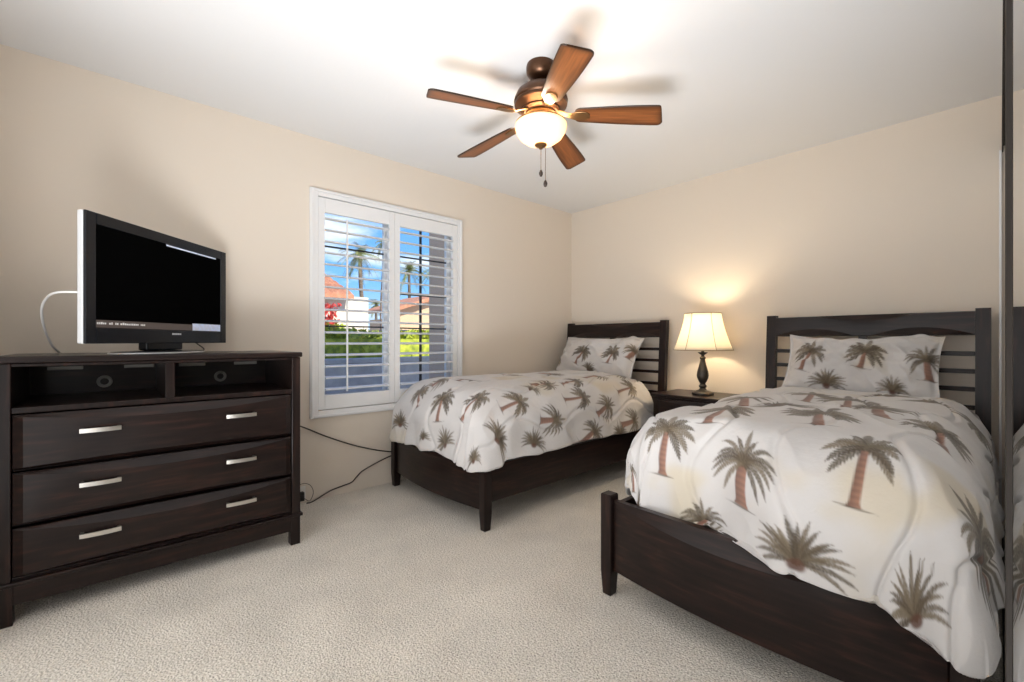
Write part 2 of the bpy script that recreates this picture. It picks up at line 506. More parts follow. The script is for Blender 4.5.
def palm(col, s, t, cx, cy, ux, uy, R, kind, seed, tl=1.5):
    """Print one palm: (cx, cy) the heart of the crown, (ux, uy) its up direction on the cloth, R the crown's radius."""
    rs = np.random.RandomState(seed)
    m = ((s - cx) ** 2 + (t - cy) ** 2) < (R * (tl + 1.0)) ** 2
    if not m.any():
        return
    p = ((s[m] - cx) * uy * -1 + (t[m] - cy) * ux) / R        # to the right of up
    q = ((s[m] - cx) * ux + (t[m] - cy) * uy) / R
    px = max(abs(s[0, 1] - s[0, 0]), abs(t[min(1, len(t) - 1), 0] - t[0, 0])) / R
    aa = max(px * 0.8, 0.018)
    if kind != 'bush':
        lean = 0.10 * rs.uniform(-1, 1)
        wdt = (0.10 if kind == 'tall' else 0.15) * (1 + 0.35 * np.clip(-q / tl, 0, 1)) + (0.05 * np.exp(-((q + tl) / 0.1) ** 2))
        px_ = p - lean * np.clip(-q / tl, 0, 1) * tl * (q / -tl)
        cov = sstep(aa, -aa, np.abs(px_) - wdt) * sstep(-tl - aa, -tl + aa, q) * sstep(aa, -aa, q)
        ring = 0.95 + 0.13 * np.sin(q * 34)
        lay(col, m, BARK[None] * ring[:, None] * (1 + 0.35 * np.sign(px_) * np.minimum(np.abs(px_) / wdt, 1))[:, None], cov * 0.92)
        gl = np.abs(q + tl + 0.02 + 0.12 * (p - 0.1) * rs.uniform(-1, 1)) - 0.03 * sstep(0.55, 0.1, np.abs(p - lean * tl))
        lay(col, m, DARK[None], sstep(aa, -aa, gl) * sstep(0.6, 0.5, np.abs(p)) * 0.8)
    fr = []
    if kind == 'bush':
        for k in range(17):
            th = math.radians(-14 + 208 * k / 16 + rs.uniform(-4, 4)); l = rs.uniform(0.8, 1.05)
            fr.append((th, l, -0.10, 0.050))
        for k in range(8):
            th = math.radians(25 + 130 * k / 7 + rs.uniform(-6, 6)); fr.append((th, rs.uniform(0.5, 0.75), 0, 0.05))
    elif kind == 'tall':
        for th in (-42, -22, 2, 28, 58, 92, 124, 152, 178, 203, 224):
            fr.append((math.radians(th + rs.uniform(-6, 6)), rs.uniform(0.85, 1.05), -0.34, 0.15))
    else:
        for th in (-48, -30, -10, 8, 26, 46, 68, 90, 112, 134, 154, 172, 190, 210, 228):
            fr.append((math.radians(th + rs.uniform(-5, 5)), rs.uniform(0.85, 1.08), -0.30, 0.072))
        lay(col, m, FROND[None] * 1.1, sstep(0.30, 0.14, np.sqrt(p ** 2 + (q - 0.08) ** 2)) * 0.8)
    rs.shuffle(fr)
    for th, l, sag, w_ in fr:
        c_, s_ = math.cos(th), math.sin(th)
        e1 = np.array([c_ * 0.55 * l, s_ * 0.55 * l + (0.16 if kind != 'short' else 0.30) * abs(c_)]); e2 = np.array([c_ * l, s_ * l + sag * abs(c_) ** 0.6])
        U = np.linspace(0, 1, 22)
        B = (2 * U * (1 - U))[:, None] * e1 + (U ** 2)[:, None] * e2
        bb = (p > B[:, 0].min() - .3) & (p < B[:, 0].max() + .3) & (q > B[:, 1].min() - .3) & (q < B[:, 1].max() + .3)
        if not bb.any():
            continue
        dx = p[bb][:, None] - B[:, 0]; dy = q[bb][:, None] - B[:, 1]
        dd = dx * dx + dy * dy
        i = dd.argmin(1); ii = np.arange(len(i))
        T = np.gradient(B, axis=0); T /= np.linalg.norm(T, axis=1)[:, None]
        al = dx[ii, i] * T[i, 0] + dy[ii, i] * T[i, 1]
        de = dx[ii, i] * -T[i, 1] + dy[ii, i] * T[i, 0]
        u = U[i] + al / l
        okk = np.abs(al) < 0.08
        ad = np.abs(de)
        wv = w_ * np.clip(np.sin(PI * np.clip(u * 0.94 + 0.05, 0, 1)), 0, 1) ** 0.65 + 0.012
        stripe = 0.5 + 0.5 * np.sin(2 * PI * (u * 11 - ad / w_ * 1.3))
        sr = 0.34 if kind == 'tall' else 0.16
        edge = wv * (1 - sr + sr * stripe)
        cov = sstep(aa, -aa, ad - edge) * okk * (0.76 + 0.24 * stripe)
        tone = (FROND if rs.rand() < 0.6 else FROND2) * rs.uniform(0.8, 1.15)
        full = np.zeros(len(p)); full[bb] = cov
        lay(col, m, tone[None], full * 0.92)
        mid = np.zeros(len(p)); mid[bb] = sstep(aa, -aa, ad - 0.014) * okk * sstep(1.0, 0.8, u) * 0.5
        lay(col, m, (FROND2 * 1.2)[None], mid)
    if kind == 'bush':
        lay(col, m, BARK[None] * 0.5, sstep(0.17, 0.09, np.sqrt((p * 0.7) ** 2 + (q + 0.06) ** 2)) * 0.9)


BED = {
    'near': dict(xc=-0.587, seed=11, corner_l=0.86, corner_r=1.16, drop=0.375, left=0.655, right=0.85, zt=0.754, square_l=2.0, square_r=6.0, foot_in=0.13),
    'far': dict(xc=-2.485, seed=23, corner_l=1.0, corner_r=1.08, drop=0.385, left=0.80, right=0.84, yh=3.34, yf=1.74, zt=0.772, square_r=4.0),
}
PILLOW = {
    'near': dict(loc=(-0.585, 3.335, 0.914), rot=(math.radians(-32), 0, 0), size=(0.76, 0.45, 0.22), seed=3),
    'far': dict(loc=(-2.535, 3.36, 0.915), rot=(math.radians(-32), 0, math.radians(2)), size=(0.86, 0.45, 0.22), seed=8),
}
# </SHAPES>
PRINTS = {
    'c_near': [
        (-0.31, 1.886, 0.06, -1.0, 0.115, 'tall', 29, 1.68),
        (-0.003, 1.958, 0.04, -1.0, 0.118, 'short', 30, 1.28),
        (0.322, 1.819, 0.0, -1.0, 0.099, 'tall', 31, 1.82),
        (0.19, 2.199, 0.0, -1.0, 0.132, 'bush', 32, 1.0),
        (0.545, 2.199, -0.64, -0.77, 0.124, 'bush', 33, 1.0),
        (0.702, 1.88, -0.97, -0.24, 0.16, 'short', 34, 0.6),
        (0.461, 1.235, -0.11, -0.99, 0.14, 'tall', 35, 2.2),
        (0.112, 1.422, -0.18, -0.98, 0.14, 'tall', 36, 1.7),
        (0.232, 1.012, -0.12, -0.99, 0.13, 'short', 37, 1.91),
        (0.099, 0.849, -0.16, -0.99, 0.13, 'tall', 38, 2.2),
        (-0.039, 1.307, -0.25, -0.97, 0.13, 'bush', 39, 1.0),
        (0.588, 0.602, -0.96, -0.26, 0.14, 'tall', 40, 0.6),
        (0.515, 0.108, -1.0, 0.0, 0.13, 'short', 41, 1.15),
        (0.202, 0.47, -0.12, -0.99, 0.12, 'bush', 42, 1.0),
        (-0.19, 1.56, -0.16, -0.99, 0.12, 'tall', 43, 2.14),
        (-0.075, 1.265, -0.27, -0.96, 0.11, 'bush', 44, 1.0),
        (-0.148, 2.223, 0.0, -1.0, 0.09, 'short', 45, 1.67),
        (-0.509, 2.241, 1.0, 0.0, 0.09, 'bush', 46, 1.0),
        (-0.642, 2.108, -0.27, -0.96, 0.085, 'short', 47, 1.32),
        (0.365, 0.614, -0.11, -0.99, 0.12, 'bush', 48, 1.0),
        (-0.063, 0.801, -0.16, -0.99, 0.12, 'tall', 49, 1.83),
        (-0.274, 1.108, -0.31, -0.95, 0.12, 'short', 50, 2.2),
    ],
    'c_far': [
        (0.163, 1.802, -0.19, -0.98, 0.095, 'tall', 22, 1.36),
        (0.446, 1.735, 0.26, -0.97, 0.1, 'tall', 23, 1.62),
        (0.555, 1.488, -0.12, -0.99, 0.1, 'tall', 24, 1.52),
        (0.41, 1.133, 0.41, -0.91, 0.1, 'short', 25, 1.19),
        (0.579, 0.88, -0.03, -1.0, 0.1, 'tall', 26, 1.93),
        (0.706, 1.229, 0.05, -1.0, 0.105, 'short', 27, 1.15),
        (0.676, 0.627, -0.3, -0.95, 0.105, 'short', 28, 1.32),
        (0.555, 0.265, -0.05, -1.0, 0.09, 'tall', 29, 2.2),
        (0.839, 0.825, -0.33, -0.95, 0.105, 'short', 30, 1.76),
        (0.754, 1.759, -0.3, -0.95, 0.125, 'bush', 31, 1.0),
        (0.827, 1.428, -0.94, -0.34, 0.1, 'bush', 32, 1.0),
        (0.259, 2.055, -0.56, -0.83, 0.105, 'bush', 33, 1.0),
        (-0.278, 2.012, -0.13, -0.99, 0.1, 'bush', 34, 1.0),
        (0.066, 2.055, -0.26, -0.96, 0.06, 'bush', 35, 1.0),
        (0.73, 2.037, -0.71, -0.71, 0.09, 'bush', 36, 1.0),
        (-0.139, 1.784, -0.53, -0.85, 0.08, 'tall', 37, 1.42),
        (-0.042, 1.03, 0.5, -0.86, 0.1, 'short', 38, 0.84),
        (0.121, 0.753, 0.98, -0.19, 0.1, 'short', 39, 1.29),
        (0.356, 0.482, 0.04, -1.0, 0.1, 'short', 40, 1.69),
        (0.815, 0.337, -0.11, -0.99, 0.1, 'short', 41, 1.58),
        (0.054, 1.524, -0.22, -0.98, 0.1, 'tall', 42, 1.11),
        (-0.054, 1.675, 0.22, -0.98, 0.09, 'short', 43, 0.62),
        (0.887, 0.53, -1.0, 0.0, 0.09, 'bush', 44, 1.0),
        (0.398, 0.813, -0.15, -0.99, 0.09, 'tall', 45, 2.2),
        (0.446, 1.308, -0.27, -0.96, 0.08, 'bush', 46, 1.0),
        (0.386, 0.235, 0.23, -0.97, 0.09, 'short', 47, 1.45),
    ],
    'p_near': [
        (-0.222, 0.049, 0.27, 0.96, 0.095, 'tall', 29, 1.4),
        (0.058, 0.043, 0.17, 0.98, 0.1, 'tall', 30, 1.05),
        (0.325, 0.036, -0.1, 1.0, 0.1, 'short', 31, 1.22),
        (-0.119, -0.17, 0.14, 0.99, 0.1, 'bush', 32, 1.0),
        (0.185, -0.182, 0.24, 0.97, 0.08, 'bush', 33, 1.0),
    ],
    'p_far': [
        (-0.079, 0.0, 0.41, 0.91, 0.095, 'tall', 22, 1.4),
        (0.218, 0.012, 0.16, 0.99, 0.095, 'tall', 23, 1.17),
        (0.406, 0.061, 0.2, 0.98, 0.08, 'short', 24, 1.16),
        (0.018, -0.176, 0.66, 0.75, 0.08, 'bush', 25, 1.0),
        (-0.382, -0.067, 0.49, 0.87, 0.07, 'tall', 26, 1.4),
    ],
}
#PRINTS_HERE

# ------------------------------------------------------------------ room shell
CEILX1 = 0.75
obj('floor', boxes((W - 0.2, CEILX1, -1.9, D + 0.2, -0.1, 0.0)), M['carpet'], kind='structure')
obj('ceiling', boxes((W - 0.2, CEILX1, -1.9, D + 0.2, H, H + 0.12)), M['ceiling'], kind='structure')
obj('wall_left', boxes((W - 0.16, W, -0.6, WY0, 0, H), (W - 0.16, W, WY1, D + 0.16, 0, H),
                       (W - 0.16, W, WY0, WY1, 0, WZ0), (W - 0.16, W, WY0, WY1, WZ1, H)), M['wall'], kind='structure')
obj('wall_back', boxes((W, CEILX1, D, D + 0.16, 0, H)), M['wall'], kind='structure')
obj('wall_front', boxes((W, -2.3, -0.58, -0.43, 0, H), (-2.3, 0.3, -0.58, -0.43, 2.3, H), (0.1, CEILX1, -0.58, -0.43, 0, H)), M['wall'], kind='structure')  # wide opening added to let the rear fill light through
# closet side: header above the sliding doors, closet behind them
obj('wall_right', boxes((0.075, 0.2, -0.43, D, 2.20, H), (0.65, CEILX1, -0.43, D, 0, H)), M['wall'], kind='structure')
# small unseen hall behind the opening added for the rear fill light
obj('wall_hall', boxes((-2.4, 0.4, -1.9, -1.8, 0, H), (-2.45, -2.3, -1.8, -0.58, 0, H), (0.3, 0.4, -1.8, -0.58, 0, H)), M['wall'], kind='structure')

# sliding mirror doors of the closet


def mirror_door(name, x, y0, y1, z0, z1, label):
    t = bpy.data.objects.new(name, None); C.objects.link(t); t['kind'] = 'structure'; t['label'] = label
    f = 0.022; th = 0.026
    obj('mirror_glass', boxes((x + 0.0020, x + 0.009, y0 + f, y1 - f, z0 + f, z1 - f)), M['mirror'], t)
    obj('door_frame', boxes((x, x + th, y0, y0 + f, z0, z1), (x, x + th, y1 - f, y1, z0, z1),
                            (x, x + th, y0 + f, y1 - f, z0, z0 + f), (x, x + th, y0 + f, y1 - f, z1 - f, z1), bev=0.002), M['bronze'], t)
    obj('door_backing', boxes((x + 0.0095, x + th - 0.002, y0 + f, y1 - f, z0 + f, z1 - f)), M['blackmatte'], t)
    return t


mirror_door('door_1', 0.042, 0.60, D - 0.002, 0.03, 2.15, 'far mirrored sliding closet door with bronze frame')
mirror_door('door_2', 0.0026, -0.40, 0.52, 0.03, 2.15, 'near mirrored sliding closet door with bronze frame')
obj('trim_1', boxes((0.006, 0.011, -0.43, D - 0.001, 2.12, 2.21), (0.011, 0.075, -0.43, D - 0.001, 2.155, 2.21)), M['bronze'], kind='structure')
obj('trim_3', boxes((-0.004, 0.006, D - 0.05, D - 0.001, 0.0, 2.12), bev=0.001), M['white'], kind='structure')
obj('trim_2', boxes((0.006, 0.075, -0.43, D - 0.001, 0.0, 0.026)), M['bronze'], kind='structure')

# ------------------------------------------------------------------ window_1 with plantation shutters
win = bpy.data.objects.new('window_1', None); C.objects.link(win); win['kind'] = 'structure'
win['label'] = 'window with white plantation shutters on the left wall'
OY0, OY1, OZ0, OZ1 = 0.984, 2.223, 0.550, 2.098
fx = W + 0.030


def ring(x0, x1, y0, y1, z0, z1, wd, bev=0.0):
    return [(x0, x1, y0, y0 + wd, z0, z1), (x0, x1, y1 - wd, y1, z0, z1), (x0, x1, y0 + wd, y1 - wd, z0, z0 + wd), (x0, x1, y0 + wd, y1 - wd, z1 - wd, z1)]


bmx = bmesh.new()
for q in ring(W - 0.02, fx - 0.008, OY0, OY1, OZ0, OZ1, 0.05):
    box(bmx, *q, bev=0.003)
for q in ring(W - 0.02, fx, OY0 + 0.006, OY1 - 0.006, OZ0 + 0.006, OZ1 - 0.006, 0.016):
    box(bmx, *q, bev=0.003)
obj('window_frame', bmx, M['white'], win)
obj('window_reveal', boxes(*ring(W - 0.15, W - 0.021, WY0 - 0.002, WY1 + 0.002, WZ0 - 0.002, WZ1 + 0.002, 0.012)), M['white'], win)


def shutter(y0, y1, rod):
    z0, z1 = OZ0 + 0.054, OZ1 - 0.054
    st, rl = 0.044, 0.098
    x0, x1 = W - 0.012, W + 0.016
    p = obj('shutter_panel', boxes((x0, x1, y0, y0 + st, z0, z1), (x0, x1, y1 - st, y1, z0, z1),
                                   (x0, x1, y0 + st, y1 - st, z0, z0 + rl), (x0, x1, y0 + st, y1 - st, z1 - rl, z1), bev=0.0025), M['white'], win)
    n = 16
    zz0, zz1 = z0 + rl, z1 - rl
    for k in range(n):
        zc = zz0 + (k + 0.5) * (zz1 - zz0) / n
        bm = bmesh.new()
        pr = []
        for j in range(14):
            an = 2 * PI * j / 14
            pr.append((0.036 * math.cos(an), 0.0074 * math.sin(an)))
        tl = math.radians(-6)
        cols = []
        for y in (y0 + st + 0.002, y1 - st - 0.002):
            cols.append([(W + 0.002 + a_ * math.cos(tl) - b_ * math.sin(tl), y, zc + a_ * math.sin(tl) + b_ * math.cos(tl)) for a_, b_ in pr])
        columns(bm, cols)
        obj('louver', bm, M['white'], p, smooth=50)
    if rod:
        obj('tilt_rod', boxes((W + 0.040, W + 0.050, rod - 0.006, rod + 0.006, zz0 + 0.02, zz1 - 0.03), bev=0.002), M['white'], p)
    return p


ym = (OY0 + OY1) / 2 - 0.007
shutter(OY0 + 0.052, ym - 0.001, 1.222)
shutter(ym + 0.001, OY1 - 0.052, None)
gx = W - 0.105
obj('window_sash', boxes(*ring(gx - 0.02, gx + 0.02, WY0 + 0.012, WY1 - 0.012, WZ0 + 0.012, WZ1 - 0.012, 0.03),
                         (gx - 0.02, gx + 0.02, 1.562, 1.602, WZ0 + 0.04, WZ1 - 0.04), bev=0.002), M['vinyl'], win)
obj('window_bars', boxes((gx - 0.008, gx + 0.008, WY0 + 0.042, 1.562, 1.735, 1.745), (gx - 0.008, gx + 0.008, WY0 + 0.042, 1.562, 1.171, 1.181),
                         (gx - 0.008, gx + 0.008, 1.602, WY1 - 0.042, 1.735, 1.745), (gx - 0.008, gx + 0.008, 1.602, WY1 - 0.042, 1.438, 1.448),
                         (gx - 0.008, gx + 0.008, 1.602, WY1 - 0.042, 1.168, 1.178), (gx - 0.0085, gx + 0.0085, 1.882, 1.897, WZ0 + 0.042, WZ1 - 0.042)), M['dark_bar'], win)
obj('window_pane', boxes((gx - 0.003, gx + 0.003, WY0 + 0.042, WY1 - 0.042, WZ0 + 0.042, WZ1 - 0.042)), M['glass'], win)

# ------------------------------------------------------------------ the world beyond the window
M['stucco'] = bumped('cream_stucco', (0.72, 0.62, 0.48), 30, 0.3)
M['tan'] = bumped('tan_stucco', (0.62, 0.42, 0.26), 30, 0.3)
M['brownwall'] = bumped('taupe_stucco', (0.62, 0.44, 0.31), 40, 0.4)
M['patio'] = noisy('grey_concrete', [(0.3, (0.36, 0.36, 0.37)), (0.7, (0.48, 0.48, 0.48))], 4, rough=0.9)
M['block'] = noisy('grey_block', [(0.3, (0.40, 0.38, 0.36)), (0.7, (0.52, 0.50, 0.47))], 8, rough=0.9, bump=0.2)
M['tiles'] = noisy('terracotta_tile', [(0.3, (0.42, 0.16, 0.08)), (0.7, (0.62, 0.30, 0.17))], 6, rough=0.85, bump=0.3)
M['hedge'] = noisy('bright_green_leaves', [(0.3, (0.15, 0.20, 0.015)), (0.5, (0.36, 0.41, 0.03)), (0.7, (0.58, 0.58, 0.07))], 12, rough=0.6)
M['frond'] = noisy('olive_green_fronds', [(0.3, (0.12, 0.15, 0.04)), (0.7, (0.36, 0.36, 0.12))], 5, rough=0.6)
M['trunk'] = noisy('grey_brown_trunk', [(0.3, (0.11, 0.08, 0.06)), (0.7, (0.22, 0.17, 0.12))], 6, (1, 1, 8), rough=0.9)
M['flower'] = noisy('red_blossom', [(0.3, (0.45, 0.02, 0.02)), (0.7, (0.65, 0.09, 0.06))], 9, rough=0.7)
M['navy'] = plain('dark_navy_paint', (0.02, 0.025, 0.05), 0.4)
M['darkpane'] = plain('dark_pane', (0.03, 0.035, 0.045), 0.1)

obj('ground_outside', boxes((-60, W - 0.17, -15, 60, -0.35, -0.15)), M['patio'], kind='structure')
obj('wall_exterior', boxes((-3.80, W - 0.17, 2.34, 3.2, -0.15, 3.2)), M['brownwall'], kind='structure')
tag(obj('garden_wall', boxes((-5.35, -5.2, -1.0, 14.0, -0.15, 0.84), (-5.38, -5.17, -1.0, 14.0, 0.80, 0.86), bev=0.01), M['block']),
    'low grey block wall outside the window, below the green hedge', 'wall')


def leaf_cluster(name, x0, x1, y0, y1, z0, z1, n, size, mat, seed, parent=None):
    rs = np.random.RandomState(seed)
    a, b, c_ = (rs.rand(n) for _ in range(3))
    P = np.stack([x0 + a * (x1 - x0), y0 + b * (y1 - y0), z0 + (c_ ** 0.6) * (z1 - z0) + 0.04 * np.sin(b * 40) * (y1 - y0) * 0.05], -1)
    d1 = rs.randn(n, 3); d1 /= np.linalg.norm(d1, axis=1)[:, None]
    d2 = rs.randn(n, 3); d2 -= (d1 * d2).sum(1)[:, None] * d1; d2 /= np.linalg.norm(d2, axis=1)[:, None]
    sz = size * (0.6 + 0.8 * rs.rand(n))[:, None]
    V = np.stack([P - d1 * sz, P + d2 * sz * 0.45, P + d1 * sz, P - d2 * sz * 0.45], 1).reshape(-1, 3)
    me = bpy.data.meshes.new(name)
    me.vertices.add(4 * n); me.vertices.foreach_set('co', V.reshape(-1))
    me.loops.add(4 * n); me.loops.foreach_set('vertex_index', np.arange(4 * n, dtype=np.int32))
    me.polygons.add(n); me.polygons.foreach_set('loop_start', np.arange(0, 4 * n, 4, dtype=np.int32))
    me.update(calc_edges=True)
    return link(name, me, mat, parent)


hg = thing('hedge', 'bright green clipped hedge behind the low grey garden wall', 'hedge', (-5.9, 4, 0))
hl = leaf_cluster('foliage', -6.5 + 5.9, -5.50 + 5.9, -5.0, 9.0, 0.3, 1.22, 26000, 0.055, M['hedge'], 5, hg)
obj('hedge_core', boxes((-6.30 + 5.9, -5.50 + 5.9, -5.0, 9.0, -0.15, 1.10)), M['hedge'], hg)


def gable_tiles(bm, x0, x1, y0, y1, z0, z1, ny=40):
    """sloping tiled plane rising from x1 (eave, z0) to x0 (ridge, z1), with corrugated rows."""
    nx = 14
    G = []
    for i in range(nx + 1):
        row = []
        for j in range(ny * 2 + 1):
            u = i / nx; y = y0 + (y1 - y0) * j / (ny * 2)
            row.append(bm.verts.new((x1 + (x0 - x1) * u, y, z0 + (z1 - z0) * u + (0.06 if j % 2 else 0) + (0.04 if i % 2 else 0))))
        G.append(row)
    for i in range(nx):
        for j in range(ny * 2):
            bm.faces.new((G[i][j], G[i][j + 1], G[i + 1][j + 1], G[i + 1][j]))
    lo = [bm.verts.new((v.co.x, v.co.y, v.co.z - 0.15)) for v in G[0]]
    for j in range(ny * 2):
        bm.faces.new((lo[j], lo[j + 1], G[0][j + 1], G[0][j]))
    return bm


hs = thing('house', 'cream house with a terracotta tile roof seen through the left shutter', 'house', (-15, 5.3, -0.15))
obj('wall', boxes((-3, 0, -5.0, 1.45, 0, 2.75)), M['stucco'], hs)
bm = gable_tiles(bmesh.new(), -3.5, 0.45, -5.2, 0.75, 2.75, 4.2); obj('roof', bm, M['tiles'], hs)
obj('upper_wall', boxes((-4.5, -2.5, -5, 0.3, 2.7, 4.1)), M['stucco'], hs)
f = obj('window', boxes((0.0, 0.06, -0.75, 0.05, 0.9, 2.1)), M['white'], hs); obj('pane', boxes((0.05, 0.08, -0.68, -0.02, 0.97, 2.03)), M['darkpane'], f)
h2 = thing('house', 'tan house with a rust red gable roof seen through the right shutter', 'house', (-24, 13.9, -0.15))
obj('wall', boxes((-4, 0, -1.2, 5.0, 0, 2.6)), M['tan'], h2)
rf_ = [(-1.7, 2.95), (-1.7, 3.15), (1.7, 4.25), (5.4, 3.15), (5.4, 2.95), (1.7, 4.0)]
obj('roof', columns(bmesh.new(), [[(x_, a_, b_) for a_, b_ in rf_] for x_ in (0.6, -4.6)]), M['tiles'], h2)
obj('gable_wall', columns(bmesh.new(), [[(x_, -1.2, 2.6), (x_, -1.2, 3.05), (x_, 1.7, 3.95), (x_, 5.0, 3.05), (x_, 5.0, 2.6)] for x_ in (0.0, -0.3)]), M['tan'], h2)

bv = thing('bougainvillea', 'red flowering shrub against the cream house outside', 'shrub', (-14.3, 5.0, -0.15))
leaf_cluster('blossom', -0.5, 0.5, -0.45, 0.35, 0.9, 2.4, 300, 0.10, M['flower'], 9, bv)
leaf_cluster('leaves', -0.4, 0.4, -0.6, 0.5, 0.0, 1.8, 500, 0.12, M['hedge'], 10, bv)
obj('stem', tube(bmesh.new(), [(0, 0, 0), (0.05, 0.1, 0.8), (-0.05, -0.1, 1.6)], 0.04), M['trunk'], bv)
nb = thing('utility_box', 'dark navy box with a flat lid standing just beyond the hedge', 'box', (-9.2, 4.88, -0.15))
obj('body', boxes((-0.6, 0.6, -0.36, 0.36, 0, 1.38), bev=0.02), M['navy'], nb)
obj('lid', boxes((-0.65, 0.65, -0.4, 0.4, 1.38, 1.46), bev=0.01), M['navy'], nb)


def tree_palm(x, y, hgt, cr, tr, label, seed, nf=26):
    rs = random.Random(seed)
    t = thing('palm_tree', label, 'palm tree', (x, y, -0.15), rs.uniform(0, 6), 'palm trees beyond the hedge')
    obj('trunk', tube(bmesh.new(), catmull([(0, 0, 0), (0.1, 0.05, hgt * 0.4), (0.03, -0.03, hgt * 0.75), (0, 0, hgt)], 6), [tr * (1.2 - 0.4 * k / 18) for k in range(19)]), M['trunk'], t, smooth=60)
    bm = bmesh.new()
    for k in range(nf):
        th = rs.uniform(0, 2 * PI); el = rs.uniform(-0.7, 1.2); l = cr * rs.uniform(0.8, 1.1)
        d = Vector((math.cos(th) * math.cos(el), math.sin(th) * math.cos(el), math.sin(el)))
        pts = [Vector((0, 0, hgt)) + d * l * u + Vector((0, 0, -0.5 * l * u * u)) for u in (0, .2, .4, .6, .8, 1.0)]
        sd = d.cross(Vector((0, 0, 1))).normalized()
        for i in range(5):
            for sgn in (-1, 1):
                for jj in range(3):
                    u = jj / 3
                    p0 = pts[i].lerp(pts[i + 1], u); p1 = pts[i].lerp(pts[i + 1], u + 0.22)
                    tip = p1 + sd * sgn * l * 0.22 * (1 - 0.5 * i / 5) + (pts[i + 1] - pts[i]) * 0.7 + Vector((0, 0, -0.08 * l))
                    bm.faces.new([bm.verts.new(p0), bm.verts.new(p1), bm.verts.new(tip)])
    obj('crown', bm, M['frond'], t)
    return t


# ------------------------------------------------------------------ dresser
DX, DY0, DY1 = -2.49, -0.318, 0.746
dr = thing('dresser', 'dark espresso media dresser with three drawers and two open cubbies under the television', 'dresser', (-2.77, 0.225, 0))
dx, dy = 2.77, -0.225                      # world -> dresser coordinates


def B(x0, x1, y0, y1, z0, z1):
    return (x0 + dx, x1 + dx, y0 + dy, y1 + dy, z0, z1)


XB = -3.03
obj('carcass', boxes(B(XB, DX, DY0, DY0 + 0.042, 0.15, 0.985), B(XB, DX, DY1 - 0.042, DY1, 0.15, 0.985),
                     B(XB, DX - 0.012, DY0 + 0.042, DY1 - 0.042, 0.15, 0.175), B(XB, DX - 0.004, DY0 + 0.042, DY1 - 0.042, 0.795, 0.818),
                     B(XB, DX - 0.004, DY0 + 0.042, DY1 - 0.042, 0.972, 0.985),
                     B(XB, DX - 0.03, DY0 + 0.042, DY1 - 0.042, 0.572, 0.580), B(XB, DX - 0.03, DY0 + 0.042, DY1 - 0.042, 0.362, 0.370), bev=0.003), M['wood_z'], dr)
obj('top', boxes(B(XB - 0.01, DX + 0.012, DY0 - 0.008, DY1 + 0.008, 0.986, 1.012), bev=0.006), M['wood_y'], dr)
obj('back_panel', boxes(B(XB, XB + 0.012, DY0 + 0.042, DY1 - 0.042, 0.18, 0.972)), M['wood_y'], dr)
obj('divider', boxes(B(XB + 0.012, DX - 0.006, 0.182, 0.216, 0.818, 0.972), bev=0.002), M['wood_z'], dr)
obj('base_moulding', boxes(B(XB, DX + 0.012, DY0 - 0.008, DY1 + 0.010, 0.148, 0.164), B(XB, DX + 0.002, DY0 + 0.045, DY1 - 0.045, 0.075, 0.147), bev=0.004), M['wood_y'], dr)
for (yy0, yy1) in ((DY0 + 0.001, DY0 + 0.047), (DY1 - 0.047, DY1 - 0.001)):
    for (xx0, xx1) in ((DX - 0.048, DX + 0.001), (XB + 0.001, XB + 0.049)):
        bm = bmesh.new(); box(bm, *B(xx0, xx1, yy0, yy1, 0.0, 0.147), bev=0.003)
        obj('leg', bm, M['wood_z'], dr)


def bowed_panel(L, zt, zb, depth, bow, arc_t, arc_b, edge=0.028, n=33, back=0.012):
    """A front that bows outward with an arc cut along its top and bottom edge; runs along +u, faces +v. -> list of columns of (u, v, z)."""
    cols = []
    us = [0.0, edge] + [edge + (L - 2 * edge) * k / n for k in range(1, n)] + [L - edge, L]
    for i, u in enumerate(us):
        q = 2 * u / L - 1
        b_ = max(0.0, 1 - q * q)
        v = 0.0 if i in (0, len(us) - 1) else depth + bow * b_
        at = 0.004 + arc_t * b_; ab = 0.004 + arc_b * b_
        cols.append([(u, -back, zt), (u, v * 0.25, zt), (u, v, zt - at), (u, v * 1.02, (zt + zb) / 2), (u, v, zb + ab), (u, v * 0.25, zb), (u, -back, zb)])
    return cols


def pull(bm, y, z, x, L=0.125):
    h = L / 2
    columns(bm, [[(x + 0.017 + 0.006 * (1 - (2 * k / 10 - 1) ** 2) + ox, y - h + L * k / 10, z + oz) for ox, oz in ((0, -0.0085), (0.007, -0.0085), (0.007, 0.0085), (0, 0.0085))] for k in range(11)])
    for s_ in (-1, 1):
        box(bm, x - 0.004, x + 0.02, y + s_ * (h - 0.008) - 0.005, y + s_ * (h - 0.008) + 0.005, z - 0.008, z + 0.008)


for (zt_, zb_) in ((0.790, 0.586), (0.571, 0.376), (0.361, 0.180)):
    y0_ = DY0 + 0.046; Ld = (DY1 - 0.046) - y0_
    cols = bowed_panel(Ld, zt_, zb_, 0.012, 0.020, 0.034, 0.014)
    bm = bmesh.new()
    columns(bm, [[(DX - 0.004 + v + dx, y0_ + u + dy, z) for u, v, z in c_] for c_ in cols])
    dwr = obj('drawer', bm, M['wood_y'], dr, smooth=18)
    for yc in (-0.028, 0.468):
        bm = bmesh.new()
        q = 2 * (yc - y0_) / Ld - 1
        pull(bm, yc + dy, (zt_ + zb_) / 2 + 0.028 - 0.003, DX - 0.004 + 0.012 + 0.02 * (1 - q * q) + dx)
        obj('handle', bm, M['steel'], dwr)
for (ya, yb) in ((-0.22, -0.098), (0.053, 0.172), (0.278, 0.398), (0.537, 0.655)):
    obj('vent_plate', boxes(B(XB + 0.010, XB + 0.018, ya, yb, 0.932, 0.950), bev=0.003), M['plate'], dr)
